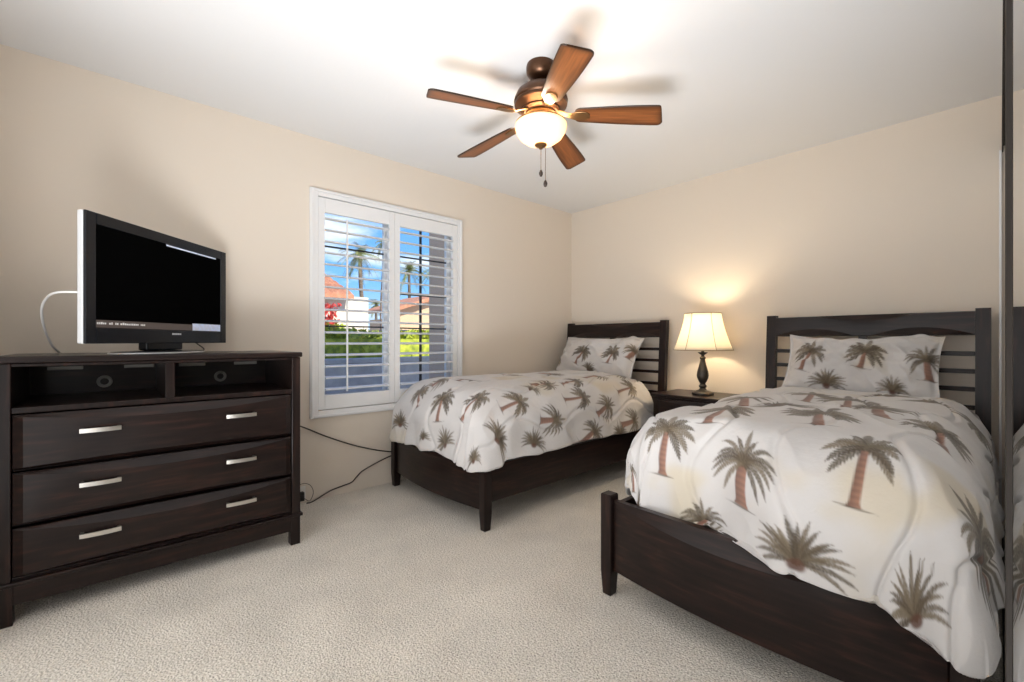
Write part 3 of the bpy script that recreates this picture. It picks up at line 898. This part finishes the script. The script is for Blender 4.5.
for yc in (-0.021, 0.469):
    bm = bmesh.new()
    r_ = 0.030
    lathe(bm, [(r_ * 0.55, 0.004), (r_ * 0.8, 0.007), (r_, 0.004), (r_, -0.002), (r_ * 0.55, -0.002), (r_ * 0.55, 0.004)], 24)
    bmesh.ops.rotate(bm, verts=bm.verts, cent=(0, 0, 0), matrix=Matrix.Rotation(PI / 2, 3, 'Y'))
    bmesh.ops.translate(bm, verts=bm.verts, vec=(XB + 0.016 + dx, yc + dy, 0.868))
    g = obj('cable_grommet', bm, M['plate'], dr, smooth=40)

# ------------------------------------------------------------------ television
tv_w = Vector((-0.629, 0.561, 0)); ang_tv = math.atan2(tv_w.y, tv_w.x)
TVL = tv_w.length
# local frame: x along the width (near edge -> far edge), y backwards, z up
tv = thing('television', 'black flat screen television with silver side shell standing on the dresser', 'television', (-2.346 + tv_w.x / 2, -0.070 + tv_w.y / 2, 1.012), ang_tv)
hw = TVL / 2; bz, tz = 0.048, 0.562
# the screen faces local -y or +y: pick the side that looks into the room
side = 1.0 if (Matrix.Rotation(ang_tv, 3, 'Z') @ Vector((0, 1, 0))).x > 0 else -1.0
Fy = lambda a_, b_: (min(-side * a_, -side * b_), max(-side * a_, -side * b_))


def TB(x0, x1, d0, d1, z0, z1):
    y0, y1 = Fy(d0, d1)
    return (x0, x1, y0, y1, z0, z1)


sh = obj('rear_shell', boxes(TB(-hw, hw, 0.010, 0.034, bz, tz), TB(-hw + 0.08, hw - 0.08, 0.034, 0.092, bz + 0.06, tz - 0.08), bev=0.005), M['silver'], tv)
bm = bmesh.new()
bw = 0.045
for q in (TB(-hw, -hw + bw, 0, 0.010, bz, tz), TB(hw - bw, hw, 0, 0.010, bz, tz), TB(-hw + bw, hw - bw, 0, 0.010, tz - bw, tz), TB(-hw + bw, hw - bw, 0, 0.010, bz, bz + 0.062)):
    box(bm, *q, bev=0.003)
obj('bezel', bm, M['blackplastic'], tv)
# screen: black with the bottom strip of the broadcast still lit
m, t, b = newmat('lit_screen')
c = N(t, 'ShaderNodeTexCoord'); sxx = N(t, 'ShaderNodeSeparateXYZ'); t.links.new(c.outputs['Object'], sxx.inputs[0])
b.inputs['Base Color'].default_value = (0.002, 0.002, 0.002, 1); b.inputs['Roughness'].default_value = 0.55; b.inputs['Specular IOR Level'].default_value = 0.0
M['screen'] = m
M['band'] = plain('brown_band', (0.01, 0.01, 0.01), 0.4, emit=(0.035, 0.025, 0.021), es=1)
m, t, b = newmat('blue_picture')
c = N(t, 'ShaderNodeTexCoord'); n1 = N(t, 'ShaderNodeTexNoise'); n1.inputs['Scale'].default_value = 55
t.links.new(c.outputs['Object'], n1.inputs['Vector'])
r1 = ramp(t, [(0.35, (0.004, 0.02, 0.07)), (0.52, (0.012, 0.07, 0.24)), (0.72, (0.10, 0.24, 0.46))], n1.outputs['Fac'])
t.links.new(r1.outputs[0], b.inputs['Emission Color']); b.inputs['Emission Strength'].default_value = 0.5
M['bluepic'] = m
M['lettering'] = plain('pale_lettering', (0.4, 0.4, 0.4), 0.5, emit=(0.42, 0.40, 0.38), es=0.45)
sc = obj('screen', boxes(TB(-hw + bw, hw - bw, 0.004, 0.010, bz + 0.062, tz - bw)), M['screen'], tv)
X0, X1 = -hw + bw, hw - bw
obj('caption_band', boxes(TB(X0 + 0.002, X1 - 0.22, 0.0032, 0.0039, bz + 0.064, bz + 0.094)), M['band'], sc)
obj('picture_strip', boxes(TB(X1 - 0.22, X1 - 0.002, 0.0032, 0.0039, bz + 0.064, bz + 0.100)), M['bluepic'], sc)
obj('picture_strip', boxes(TB(X0 + 0.36, X1 - 0.04, 0.0032, 0.0039, tz - bw - 0.009, tz - bw - 0.002)), M['bluepic'], sc)
bm = bmesh.new()
rs = random.Random(4)
xx = X0 + 0.006
while xx < X0 + 0.235:
    l = rs.uniform(0.004, 0.008)
    if rs.random() < 0.82:
        box(bm, *TB(xx, xx + l, 0.0026, 0.0031, bz + 0.077, bz + 0.077 + rs.uniform(0.006, 0.010)))
    xx += l + 0.003
obj('caption', bm, M['lettering'], sc)
bm = bmesh.new()
for k in range(5):
    box(bm, *TB(-0.030 + k * 0.012 + 0.045, -0.021 + k * 0.012 + 0.045, -0.0012, -0.0002, bz + 0.040, bz + 0.048))
obj('emblem', bm, M['silver'], tv)
obj('stand_neck', boxes(TB(-0.11, 0.11, 0.018, 0.060, 0.016, bz + 0.03), bev=0.006), M['blackplastic'], tv)
bm = bmesh.new()
lathe(bm, [(0, 0.0), (0.99, 0.0), (1.0, 0.006), (0.97, 0.011), (0.3, 0.016), (0, 0.017)], 48)
bmesh.ops.scale(bm, verts=bm.verts, vec=(0.235, 0.125, 1.0)); bmesh.ops.translate(bm, verts=bm.verts, vec=(0, -side * 0.045, 0))
obj('stand_base', bm, M['blackplastic'], tv, smooth=40)
bm = bmesh.new()
tube(bm, [(0.2375 * math.cos(2 * PI * k / 40), -side * 0.045 + 0.1275 * math.sin(2 * PI * k / 40), 0.004) for k in range(41)], 0.0032, 6)
obj('base_trim', bm, M['silver'], tv)
RT = Matrix.Translation(tv.location) @ Matrix.Rotation(ang_tv, 4, 'Z')
o = obj('antenna_cable', tube(bmesh.new(), catmull([RT @ Vector((-hw + 0.03, -side * 0.034, 0.248)), (-2.46, -0.155, 1.258), (-2.56, -0.192, 1.235), (-2.62, -0.207, 1.19), (-2.71, -0.205, 1.12), (-2.79, -0.188, 1.05), (-2.86, -0.17, 1.0165)], 10), 0.0045), M['whitecord'], smooth=60)
tag(o, 'white cable looping out of the back of the television', 'cable')
o = obj('power_cord', tube(bmesh.new(), catmull([RT @ Vector((0.22, -side * 0.05, 0.085)), RT @ Vector((0.24, -side * 0.045, 0.05)), RT @ Vector((0.275, -side * 0.03, 0.008)), RT @ Vector((0.20, -side * 0.14, 0.006)), RT @ Vector((0.06, -side * 0.19, 0.006))], 8), 0.003), M['cord'], smooth=60)
tag(o, 'thin black cord dropping behind the television onto the dresser top', 'cord')

# ------------------------------------------------------------------ beds


def make_bed(xc, label):
    t = thing('bed_frame', label, 'bed', (xc, 2.6, 0), 0, 'pair of twin beds')
    hwid = 0.555
    Y = lambda y: y - 2.6
    # foot posts
    for s_ in (-1, 1):
        x0, x1 = sorted((s_ * (hwid - 0.052), s_ * hwid))
        bm = bmesh.new(); xm = (x0 + x1) / 2; ym_ = Y(1.572)
        lv = [(0.0, 0.0185), (0.004, 0.0205), (0.10, 0.026), (0.419, 0.026), (0.425, 0.022)]
        columns(bm, [[(xm - r_, ym_ - r_ * 1.08, z), (xm + r_, ym_ - r_ * 1.08, z), (xm + r_, ym_ + r_ * 1.08, z), (xm - r_, ym_ + r_ * 1.08, z)] for z, r_ in lv])
        bmesh.ops.bevel(bm, geom=[e for e in bm.edges if abs(e.verts[0].co.z - e.verts[1].co.z) > 0.05], offset=0.003, segments=2, affect='EDGES')
        obj('foot_post', bm, M['wood_z'], t)
    # footboard: bowed front with the arc cut along its top
    Lf = 2 * (hwid - 0.053)
    cols = bowed_panel(Lf, 0.402, 0.105, 0.004, 0.046, 0.054, 0.0, edge=0.004, n=41, back=0.020)
    bm = bmesh.new(); columns(bm, [[(-Lf / 2 + u, Y(1.566) - v, z) for u, v, z in c_] for c_ in cols])
    obj('footboard', bm, M['wood_x'], t, smooth=22)
    for s_ in (-1, 1):
        x0, x1 = sorted((s_ * (hwid - 0.036), s_ * (hwid - 0.008)))
        obj('side_rail', boxes((x0, x1, Y(1.605), Y(3.495), 0.155, 0.365), bev=0.003), M['wood_y'], t)
    obj('slat_base', boxes(*[(-hwid + 0.04, hwid - 0.04, Y(1.75 + k * 0.28), Y(1.85 + k * 0.28), 0.24, 0.26) for k in range(7)]), M['wood_x'], t)
    # head posts, raked back
    yb = lambda z: Y(3.495 + 0.050 * max(0, min(1, (z - 0.35) / 0.9)) ** 1.4)
    for s_ in (-1, 1):
        x0, x1 = sorted((s_ * (hwid - 0.060), s_ * hwid))
        bm = bmesh.new()
        columns(bm, [[(x0, yb(z), z), (x1, yb(z), z), (x1, yb(z) + 0.05, z), (x0, yb(z) + 0.05, z)] for z in (0, 0.2, 0.35, 0.5, 0.65, 0.8, 0.95, 1.1, 1.2, 1.252)])
        obj('head_post', bm, M['wood_z'], t, smooth=30)
    xi = hwid - 0.061
    # top rail: front bows out, arcs cut into the lower edge of each half and the upper edge of the middle
    bm = bmesh.new(); cols = []
    n = 60
    for k in range(n + 1):
        x = -xi + 2 * xi * k / n
        q = abs(x) / xi
        lo = 0.045 * max(0.0, 1 - ((q - 0.55) / 0.45) ** 2)
        up = 0.035 * max(0.0, 1 - (q / 0.5) ** 2)
        z1, z0 = 1.238, 1.102
        y = lambda z: yb(z) + 0.004
        cols.append([(x, y(z1) + 0.03, z1), (x, y(z1) + 0.012, z1), (x, y(1.2) - 0.006, z1 - 0.004 - up), (x, y(1.17) - 0.010, 1.17), (x, y(1.14) - 0.008, z0 + 0.004 + lo), (x, y(z0) - 0.008 - 0.022 * min(1, lo / 0.02), z0 + 0.002), (x, y(z0) + 0.03, z0)])
    columns(bm, cols)
    obj('top_rail', bm, M['wood_x'], t, smooth=18)
    for zc in (1.000, 0.902, 0.803, 0.702):
        obj('headboard_slat', boxes((-xi, xi, yb(zc) + 0.010, yb(zc) + 0.030, zc - 0.0125, zc + 0.0125), bev=0.002), M['wood_x'], t)
    obj('headboard_panel', boxes((-xi, xi, yb(0.5) + 0.008, yb(0.5) + 0.030, 0.30, 0.64), bev=0.002), M['wood_x'], t)
    bm = bmesh.new()
    columns(bm, [[(-0.022, yb(z) + 0.006, z), (0.022, yb(z) + 0.006, z), (0.022, yb(z) + 0.034, z), (-0.022, yb(z) + 0.034, z)] for z in (0.641, 0.8, 0.95, 1.101)])
    obj('centre_stile', bm, M['wood_z'], t)
    return t


def copy_tree(o, parent=None):
    c_ = o.copy(); C.objects.link(c_)
    if parent:
        c_.parent = parent
    for ch in o.children:
        copy_tree(ch, c_)
    return c_


bed_n = make_bed(-0.587, 'dark espresso wooden twin bed beside the mirrored closet door')
bed_f = copy_tree(bed_n); bed_f.location = (-2.485, 2.6, 0)
bed_f['label'] = 'dark espresso wooden twin bed in the corner beside the shuttered window'


def mattress(xc, label):
    bm = bmesh.new(); box(bm, xc - 0.485, xc + 0.485, 1.72, 3.485, 0.262, 0.585, bev=0.05, seg=4)
    o = obj('mattress', bm, M['sheet'], smooth=40)
    return tag(o, label, 'mattress', 'mattresses of the twin beds')


mattress(-0.587, 'white mattress on the bed frame beside the mirrored closet')
mattress(-2.485, 'white mattress on the bed frame under the window')


def make_comforter(key, res, label):
    s, t, P = comforter_shape(res=res, **BED[key])
    col = cloth_ground(s, t, BED[key]['seed'])
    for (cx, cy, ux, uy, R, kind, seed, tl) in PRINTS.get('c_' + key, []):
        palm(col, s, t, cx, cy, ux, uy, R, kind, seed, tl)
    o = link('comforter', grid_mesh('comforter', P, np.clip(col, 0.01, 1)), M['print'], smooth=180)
    tag(o, label, 'comforter', 'palm print comforters')
    return o


make_comforter('near', 0.0042, 'cream palm tree print comforter on the bed beside the mirrored closet door')
make_comforter('far', 0.0055, 'cream palm tree print comforter on the bed beside the shuttered window')


def make_pillow(key, label):
    q = PILLOW[key]
    s, t, F, Bk = pillow_shape(*q['size'], 0.0055, q['seed'])
    col = cloth_ground(s, t, q['seed'])
    for (cx, cy, ux, uy, R, kind, seed, tl) in PRINTS.get('p_' + key, []):
        palm(col, s, t, cx, cy, ux, uy, R, kind, seed, tl)
    nt, ns = s.shape
    P = np.concatenate([F, Bk[::-1]], 0)
    cc = np.concatenate([col, cloth_ground(s, t, q['seed'] + 1)[::-1]], 0)
    me = grid_mesh('pillow', P, np.clip(cc, 0.01, 1))
    bm = bmesh.new(); bm.from_mesh(me)
    bm.verts.ensure_lookup_table()
    n = nt * ns
    for j in range(ns - 1):                                     # close the bottom edge
        bm.faces.new((bm.verts[j + 1], bm.verts[j], bm.verts[n + (nt - 1) * ns + j], bm.verts[n + (nt - 1) * ns + j + 1]))
    for i in range(nt - 1):                                     # close the two sides
        for j, fl in ((0, 0), (ns - 1, 1)):
            a_, b_ = i * ns + j, (i + 1) * ns + j
            c2, d2 = n + (nt - 1 - i) * ns + j, n + (nt - 2 - i) * ns + j
            bm.faces.new((bm.verts[a_], bm.verts[b_], bm.verts[d2], bm.verts[c2])[::(1 if fl else -1)])
    bm.to_mesh(me); bm.free()
    o = link('pillow', me, M['print'], smooth=180)
    o.location = q['loc']; o.rotation_euler = q['rot']
    tag(o, label, 'pillow', 'palm print pillows')
    return o


make_pillow('near', 'cream palm print pillow against the headboard beside the mirrored closet')
make_pillow('far', 'cream palm print pillow against the headboard in the corner')

# ------------------------------------------------------------------ nightstand and lamp
ns_ = thing('nightstand', 'dark espresso nightstand between the two beds under the lamp', 'nightstand', (-1.535, 3.43, 0))
obj('top', boxes((-0.345, 0.315, -0.235, 0.215, 0.632, 0.655), bev=0.005), M['wood_x'], ns_)
obj('body', boxes((-0.325, 0.295, -0.22, 0.205, 0.16, 0.631), bev=0.003), M['wood_z'], ns_)
for zt_, zb_ in ((0.615, 0.42), (0.40, 0.18)):
    cols = bowed_panel(0.54, zt_, zb_, 0.010, 0.014, 0.02, 0.01)
    bm = bmesh.new(); columns(bm, [[(-0.285 + u, -0.220 - v, z) for u, v, z in c_] for c_ in cols])
    d_ = obj('drawer', bm, M['wood_x'], ns_, smooth=18)
    bm = bmesh.new(); box(bm, -0.065, 0.035, -0.276, -0.268, (zt_ + zb_) / 2 - 0.008, (zt_ + zb_) / 2 + 0.008, bev=0.002)
    for s_ in (-0.057, 0.027):
        box(bm, s_ - 0.005, s_ + 0.005, -0.27, -0.235, (zt_ + zb_) / 2 - 0.006, (zt_ + zb_) / 2 + 0.006)
    obj('handle', bm, M['steel'], d_)
for sx_ in (-0.295, 0.265):
    for sy_ in (-0.19, 0.175):
        obj('leg', boxes((sx_ - 0.025, sx_ + 0.025, sy_ - 0.025, sy_ + 0.025, 0, 0.159), bev=0.002), M['wood_z'], ns_)

LX, LY, LZ = -1.548, 3.40, 0.6555
lp = thing('table_lamp', 'lit table lamp with cream bell shade and dark bronze base between the beds', 'lamp', (LX, LY, LZ))
bm = lathe(bmesh.new(), [(0, 0), (0.078, 0), (0.080, 0.006), (0.078, 0.016), (0.066, 0.024), (0.050, 0.030), (0.034, 0.036), (0.022, 0.046), (0.020, 0.052), (0.026, 0.058), (0.030, 0.066), (0.026, 0.074),
                           (0.020, 0.080), (0.019, 0.086), (0.030, 0.104), (0.041, 0.130), (0.044, 0.150), (0.040, 0.178), (0.031, 0.212), (0.022, 0.246), (0.017, 0.272), (0.021, 0.278), (0.023, 0.286), (0.017, 0.293),
                           (0.012, 0.298), (0.012, 0.306), (0.034, 0.322), (0.037, 0.328), (0.012, 0.326), (0.010, 0.345), (0, 0.345)], 40)
obj('base', bm, M['lampbase'], lp, smooth=40)
# bell shade with six panels
zs0, zs1 = 0.345, 0.628


def shade_r(u, k_):
    r_ = 0.213 + (0.132 - 0.213) * u ** 0.72 if False else 0.132 + (0.213 - 0.132) * (1 - u) ** 1.45
    return r_


bm = bmesh.new(); rings = []
SEG = 48
for i in range(15):
    u = i / 14; z = zs0 + (zs1 - zs0) * u
    rr = []
    for k in range(SEG):
        th = 2 * PI * k / SEG
        sc_ = 1 - 0.030 * (1 - abs(math.cos(3 * th)))     # flatter between the six seams
        rr.append(bm.verts.new((shade_r(u, k) * sc_ * math.cos(th), shade_r(u, k) * sc_ * math.sin(th), z)))
    rings.append(rr)
for a_, b_ in zip(rings, rings[1:]):
    for k in range(SEG):
        bm.faces.new((a_[k], a_[(k + 1) % SEG], b_[(k + 1) % SEG], b_[k]))
shd = obj('lamp_shade', bm, M['shade'], lp, smooth=60)
shd.rotation_euler = (0, 0, math.radians(20))
sm_ = shd.modifiers.new('thickness', 'SOLIDIFY'); sm_.thickness = 0.002
bm = bmesh.new()
for i, z in ((0, zs0), (14, zs1)):
    tube(bm, [(shade_r(i / 14, 0) * (1 - 0.03 * (1 - abs(math.cos(3 * 2 * PI * k / SEG)))) * math.cos(2 * PI * k / SEG), shade_r(i / 14, 0) * (1 - 0.03 * (1 - abs(math.cos(3 * 2 * PI * k / SEG)))) * math.sin(2 * PI * k / SEG), z) for k in range(SEG + 1)], 0.0036, 6)
for k in range(6):
    th = 2 * PI * k / 6
    tube(bm, [((shade_r(i / 14, 0) + 0.001) * math.cos(th), (shade_r(i / 14, 0) + 0.001) * math.sin(th), zs0 + (zs1 - zs0) * i / 14) for i in range(15)], 0.0024, 6)
obj('shade_braid', bm, M['shade_trim'], shd)
bm = bmesh.new()
tube(bm, [(0, 0, 0.345), (0, 0, 0.40)], 0.014, 12)
obj('socket', bm, M['brass'], lp)
bm = lathe(bmesh.new(), [(0, 0.40), (0.013, 0.402), (0.014, 0.42), (0.028, 0.455), (0.030, 0.475), (0.022, 0.497), (0, 0.505)], 20)
obj('bulb', bm, plain('lit_bulb', (1, 1, 1), 0.4, emit=(1, 0.72, 0.40), es=4.0), lp, smooth=60)
bm = bmesh.new()
tube(bm, [(0, 0, 0.345)] + [(0.062 * math.sin(PI * k / 10), 0, 0.36 + 0.25 * (1 - math.cos(PI * k / 10)) / 2) for k in range(1, 11)] + [(0, 0, 0.612)], 0.002, 6)
for k in range(3):
    th = 2 * PI * k / 3
    tube(bm, [(0, 0, 0.600), (shade_r(1, 0) * math.cos(th), shade_r(1, 0) * math.sin(th), zs1 - 0.001)], 0.0018, 6)
lathe(bm, [(0, 0.606), (0.006, 0.608), (0.008, 0.614), (0.004, 0.621), (0, 0.624)], 12)
obj('harp', bm, M['brass'], lp)
pl = bpy.data.lights.new('table_lamp_light', 'POINT'); pl.energy = 7; pl.color = (1.0, 0.80, 0.54); pl.shadow_soft_size = 0.04
po = bpy.data.objects.new('table_lamp_light', pl); C.objects.link(po); po.location = (LX, LY + 0.0, LZ + 0.53); po.parent = None

# ------------------------------------------------------------------ ceiling fan
FX, FY = -1.533, 1.584
fan = thing('ceiling_fan', 'bronze ceiling fan with five walnut blades and a lit alabaster bowl', 'ceiling fan', (FX, FY, H))
z_ = lambda z: z - H
bm = lathe(bmesh.new(), [(0, z_(2.439)), (0.070, z_(2.439)), (0.073, z_(2.425)), (0.071, z_(2.400)), (0.060, z_(2.382)), (0.040, z_(2.370)), (0.020, z_(2.364)), (0, z_(2.364))], 36)
obj('canopy', bm, M['iron'], fan, smooth=35)
obj('downrod', lathe(bmesh.new(), [(0, z_(2.37)), (0.018, z_(2.37)), (0.018, z_(2.345)), (0.030, z_(2.343)), (0.030, z_(2.330)), (0, z_(2.330))], 20), M['iron'], fan, smooth=35)
bm = lathe(bmesh.new(), [(0, z_(2.336)), (0.040, z_(2.336)), (0.085, z_(2.326)), (0.118, z_(2.300)), (0.131, z_(2.272)), (0.134, z_(2.258)), (0.128, z_(2.252)), (0.132, z_(2.246)), (0.130, z_(2.236)), (0.110, z_(2.226)), (0.095, z_(2.216)), (0.098, z_(2.208)), (0.085, z_(2.198)), (0, z_(2.198))], 44)
obj('motor_housing', bm, M['iron'], fan, smooth=35)
bm = lathe(bmesh.new(), [(0, z_(2.198)), (0.070, z_(2.198)), (0.075, z_(2.190)), (0.050, z_(2.182)), (0.044, z_(2.172)), (0.052, z_(2.166)), (0.072, z_(2.158)), (0.073, z_(2.153)), (0.05, z_(2.158)), (0, z_(2.158))], 44)
for k in range(3):
    th = 2 * PI * k / 3 + 0.4
    tube(bm, [(0.035 * math.cos(th), 0.035 * math.sin(th), z_(2.158)), (0.09 * math.cos(th), 0.09 * math.sin(th), z_(2.156)), (0.122 * math.cos(th), 0.122 * math.sin(th), z_(2.147))], 0.004, 6)
tube(bm, [(0.1225 * math.cos(2 * PI * k / 48), 0.1225 * math.sin(2 * PI * k / 48), z_(2.1475)) for k in range(49)], 0.0035, 6)
obj('light_fitter', bm, M['brass'], fan, smooth=35)
bm = lathe(bmesh.new(), [(0.119, z_(2.1485)), (0.127, z_(2.142)), (0.128, z_(2.130)), (0.122, z_(2.108)), (0.106, z_(2.082)), (0.080, z_(2.062)), (0.045, z_(2.050)), (0, z_(2.046)),
                           (0, z_(2.050)), (0.044, z_(2.054)), (0.078, z_(2.066)), (0.103, z_(2.085)), (0.118, z_(2.110)), (0.124, z_(2.130)), (0.119, z_(2.1485))], 48)
obj('light_bowl', bm, M['bowl'], fan, smooth=60)
obj('finial', lathe(bmesh.new(), [(0, z_(2.0455)), (0.030, z_(2.046)), (0.031, z_(2.041)), (0.022, z_(2.034)), (0.010, z_(2.030)), (0.009, z_(2.024)), (0, z_(2.020))], 24), M['brass'], fan, smooth=40)
for (ox, oy, zb_) in ((0.003, -0.002, 1.918), (0.016, 0.016, 1.868)):
    bm = bmesh.new(); tube(bm, [(ox, oy, z_(2.034)), (ox, oy, z_(zb_))], 0.0012, 6)
    k = 0
    for zz in np.arange(zb_, 2.03, 0.006):
        bmesh.ops.create_icosphere(bm, subdivisions=1, radius=0.0019, matrix=Matrix.Translation((ox, oy, z_(zz))))
    ch = obj('pull_chain', bm, M['brass'], fan)
    obj('chain_fob', lathe(bmesh.new(), [(0, z_(zb_ + 0.002)), (0.004, z_(zb_)), (0.0095, z_(zb_ - 0.012)), (0.010, z_(zb_ - 0.020)), (0.006, z_(zb_ - 0.031)), (0, z_(zb_ - 0.034))], 16, ox, oy), M['fob'], ch, smooth=60)


def blade_mesh():
    r0, r1 = 0.165, 0.582
    nx, ny = 84, 34
    bm_c = []
    X = np.linspace(0, 1, nx)
    half = lambda u: 0.044 + 0.021 * np.sin(np.clip(u * 1.05, 0, 1) * PI / 2) ** 1.1
    top = []; colr = []
    for i, u in enumerate(X):
        x = r0 + (r1 - r0) * u
        h_ = half(u)
        # rounded corners at the tip and at the root
        e1 = (r1 - x); cr = 0.022
        if e1 < cr: h_ = h_ - cr + math.sqrt(max(cr * cr - (cr - e1) ** 2, 0)) + 1e-4
        e0 = (x - r0); cr = 0.030
        if e0 < cr: h_ = h_ - cr + math.sqrt(max(cr * cr - (cr - e0) ** 2, 0)) + 1e-4
        for j in range(ny):
            v = -1 + 2 * j / (ny - 1)
            skew = 0.012 * u
            top.append((x + 0.010 * u ** 8 * v, h_ * v + skew * 0, 0))
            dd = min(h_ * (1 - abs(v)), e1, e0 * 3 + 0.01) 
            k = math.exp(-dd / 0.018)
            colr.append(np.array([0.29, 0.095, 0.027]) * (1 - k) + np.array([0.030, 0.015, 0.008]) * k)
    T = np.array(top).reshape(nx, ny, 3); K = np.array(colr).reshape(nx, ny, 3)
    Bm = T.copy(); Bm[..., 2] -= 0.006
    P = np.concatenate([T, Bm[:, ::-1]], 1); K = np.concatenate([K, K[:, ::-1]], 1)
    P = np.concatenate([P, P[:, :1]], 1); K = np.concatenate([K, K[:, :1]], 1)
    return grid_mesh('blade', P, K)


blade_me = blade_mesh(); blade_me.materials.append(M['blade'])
ibm = bmesh.new()
columns(ibm, [[(x, -h_, zz), (x, h_, zz), (x, h_, zz - 0.006), (x, -h_, zz - 0.006)] for x, h_, zz in ((0.080, 0.018, 0.014), (0.105, 0.016, 0.010), (0.130, 0.013, 0.000), (0.150, 0.018, -0.006), (0.170, 0.027, -0.006), (0.20, 0.030, -0.006), (0.225, 0.026, -0.006), (0.240, 0.014, -0.006))])
bmesh.ops.bevel(ibm, geom=list(ibm.edges), offset=0.002, segments=1, affect='EDGES')
bmesh.ops.recalc_face_normals(ibm, faces=ibm.faces)
iron_me = bpy.data.meshes.new('blade_iron'); ibm.to_mesh(iron_me); ibm.free(); iron_me.materials.append(M['brass'])
for k, dg in enumerate((-176, -104, -32, 40, 112)):
    b_ = bpy.data.objects.new('blade', blade_me); C.objects.link(b_); b_.parent = fan
    b_.location = (0, 0, z_(2.196)); b_.rotation_euler = (math.radians(-13), math.radians(4.2), math.radians(dg))
    i_ = bpy.data.objects.new('blade_iron', iron_me); C.objects.link(i_); i_.parent = b_
    i_.location = (0, 0, 0)
fl = bpy.data.lights.new('fan_bowl_light', 'POINT'); fl.energy = 12; fl.color = (1.0, 0.86, 0.70); fl.shadow_soft_size = 0.045
fo = bpy.data.objects.new('fan_bowl_light', fl); C.objects.link(fo); fo.location = (FX, FY, 2.10)

# ------------------------------------------------------------------ cords along the window wall
xw = W + 0.012
o = obj('lamp_cord', tube(bmesh.new(), catmull([(xw, 0.70, 0.62), (xw, 0.934, 0.506), (xw, 1.114, 0.408), (xw, 1.325, 0.312), (xw, 1.557, 0.238), (xw, 1.75, 0.215), (xw, 2.4, 0.20)], 8), 0.0045), M['cord'], smooth=60)
tag(o, 'upper dark brown cord sagging along the window wall to the corner bed', 'cord')
o = obj('extension_cord', tube(bmesh.new(), catmull([(xw + .03, 0.955, 0.006), (xw + .02, 1.0, 0.006), (xw, 1.114, 0.042), (xw, 1.20, 0.058), (xw, 1.267, 0.070), (xw, 1.30, 0.098), (xw, 1.362, 0.141), (xw, 1.573, 0.205), (xw, 1.70, 0.19), (xw, 2.4, 0.12)], 8), 0.0045), M['cord'], smooth=60)
tag(o, 'lower dark brown cord running from the floor up the wall behind the bed', 'cord')
pg = thing('wall_plug', 'black plug with a thin looped wire low on the wall beside the dresser', 'plug', (W, 0.925, 0.05))
obj('plug_body', boxes((0.0, 0.035, -0.02, 0.02, -0.028, 0.028), bev=0.004), M['blackmatte'], pg)
obj('wire', tube(bmesh.new(), catmull([(0.03, 0.015, -0.01), (0.035, 0.05, -0.035), (0.03, 0.075, 0.01), (0.03, 0.06, 0.06), (0.03, 0.02, 0.085), (0.03, -0.03, 0.08)], 8), 0.002), M['cord'], pg, smooth=60)
obj('prong', boxes((-0.0, 0.001, -0.035, 0.035, -0.035, 0.06)), M['paper'], pg)

# ------------------------------------------------------------------ palms beyond the hedge
tree_palm(-18, 7.75, 4.9, 1.0, 0.09, 'tall palm behind the cream house with the terracotta roof', 1)
tree_palm(-22.6, 11.0, 6.6, 0.75, 0.05, 'slender palm whose crown touches the dark bar of the left pane', 5, 18)
tree_palm(-34, 16.0, 4.2, 1.2, 0.12, 'low distant palm between the cream house and the middle stile', 2)
tree_palm(-37, 20.6, 7.9, 1.8, 0.15, 'broad palm left of the dark upright bar in the right pane', 3)
tree_palm(-33, 21.2, 7.6, 1.8, 0.15, 'broad palm right of the dark upright bar in the right pane', 4)
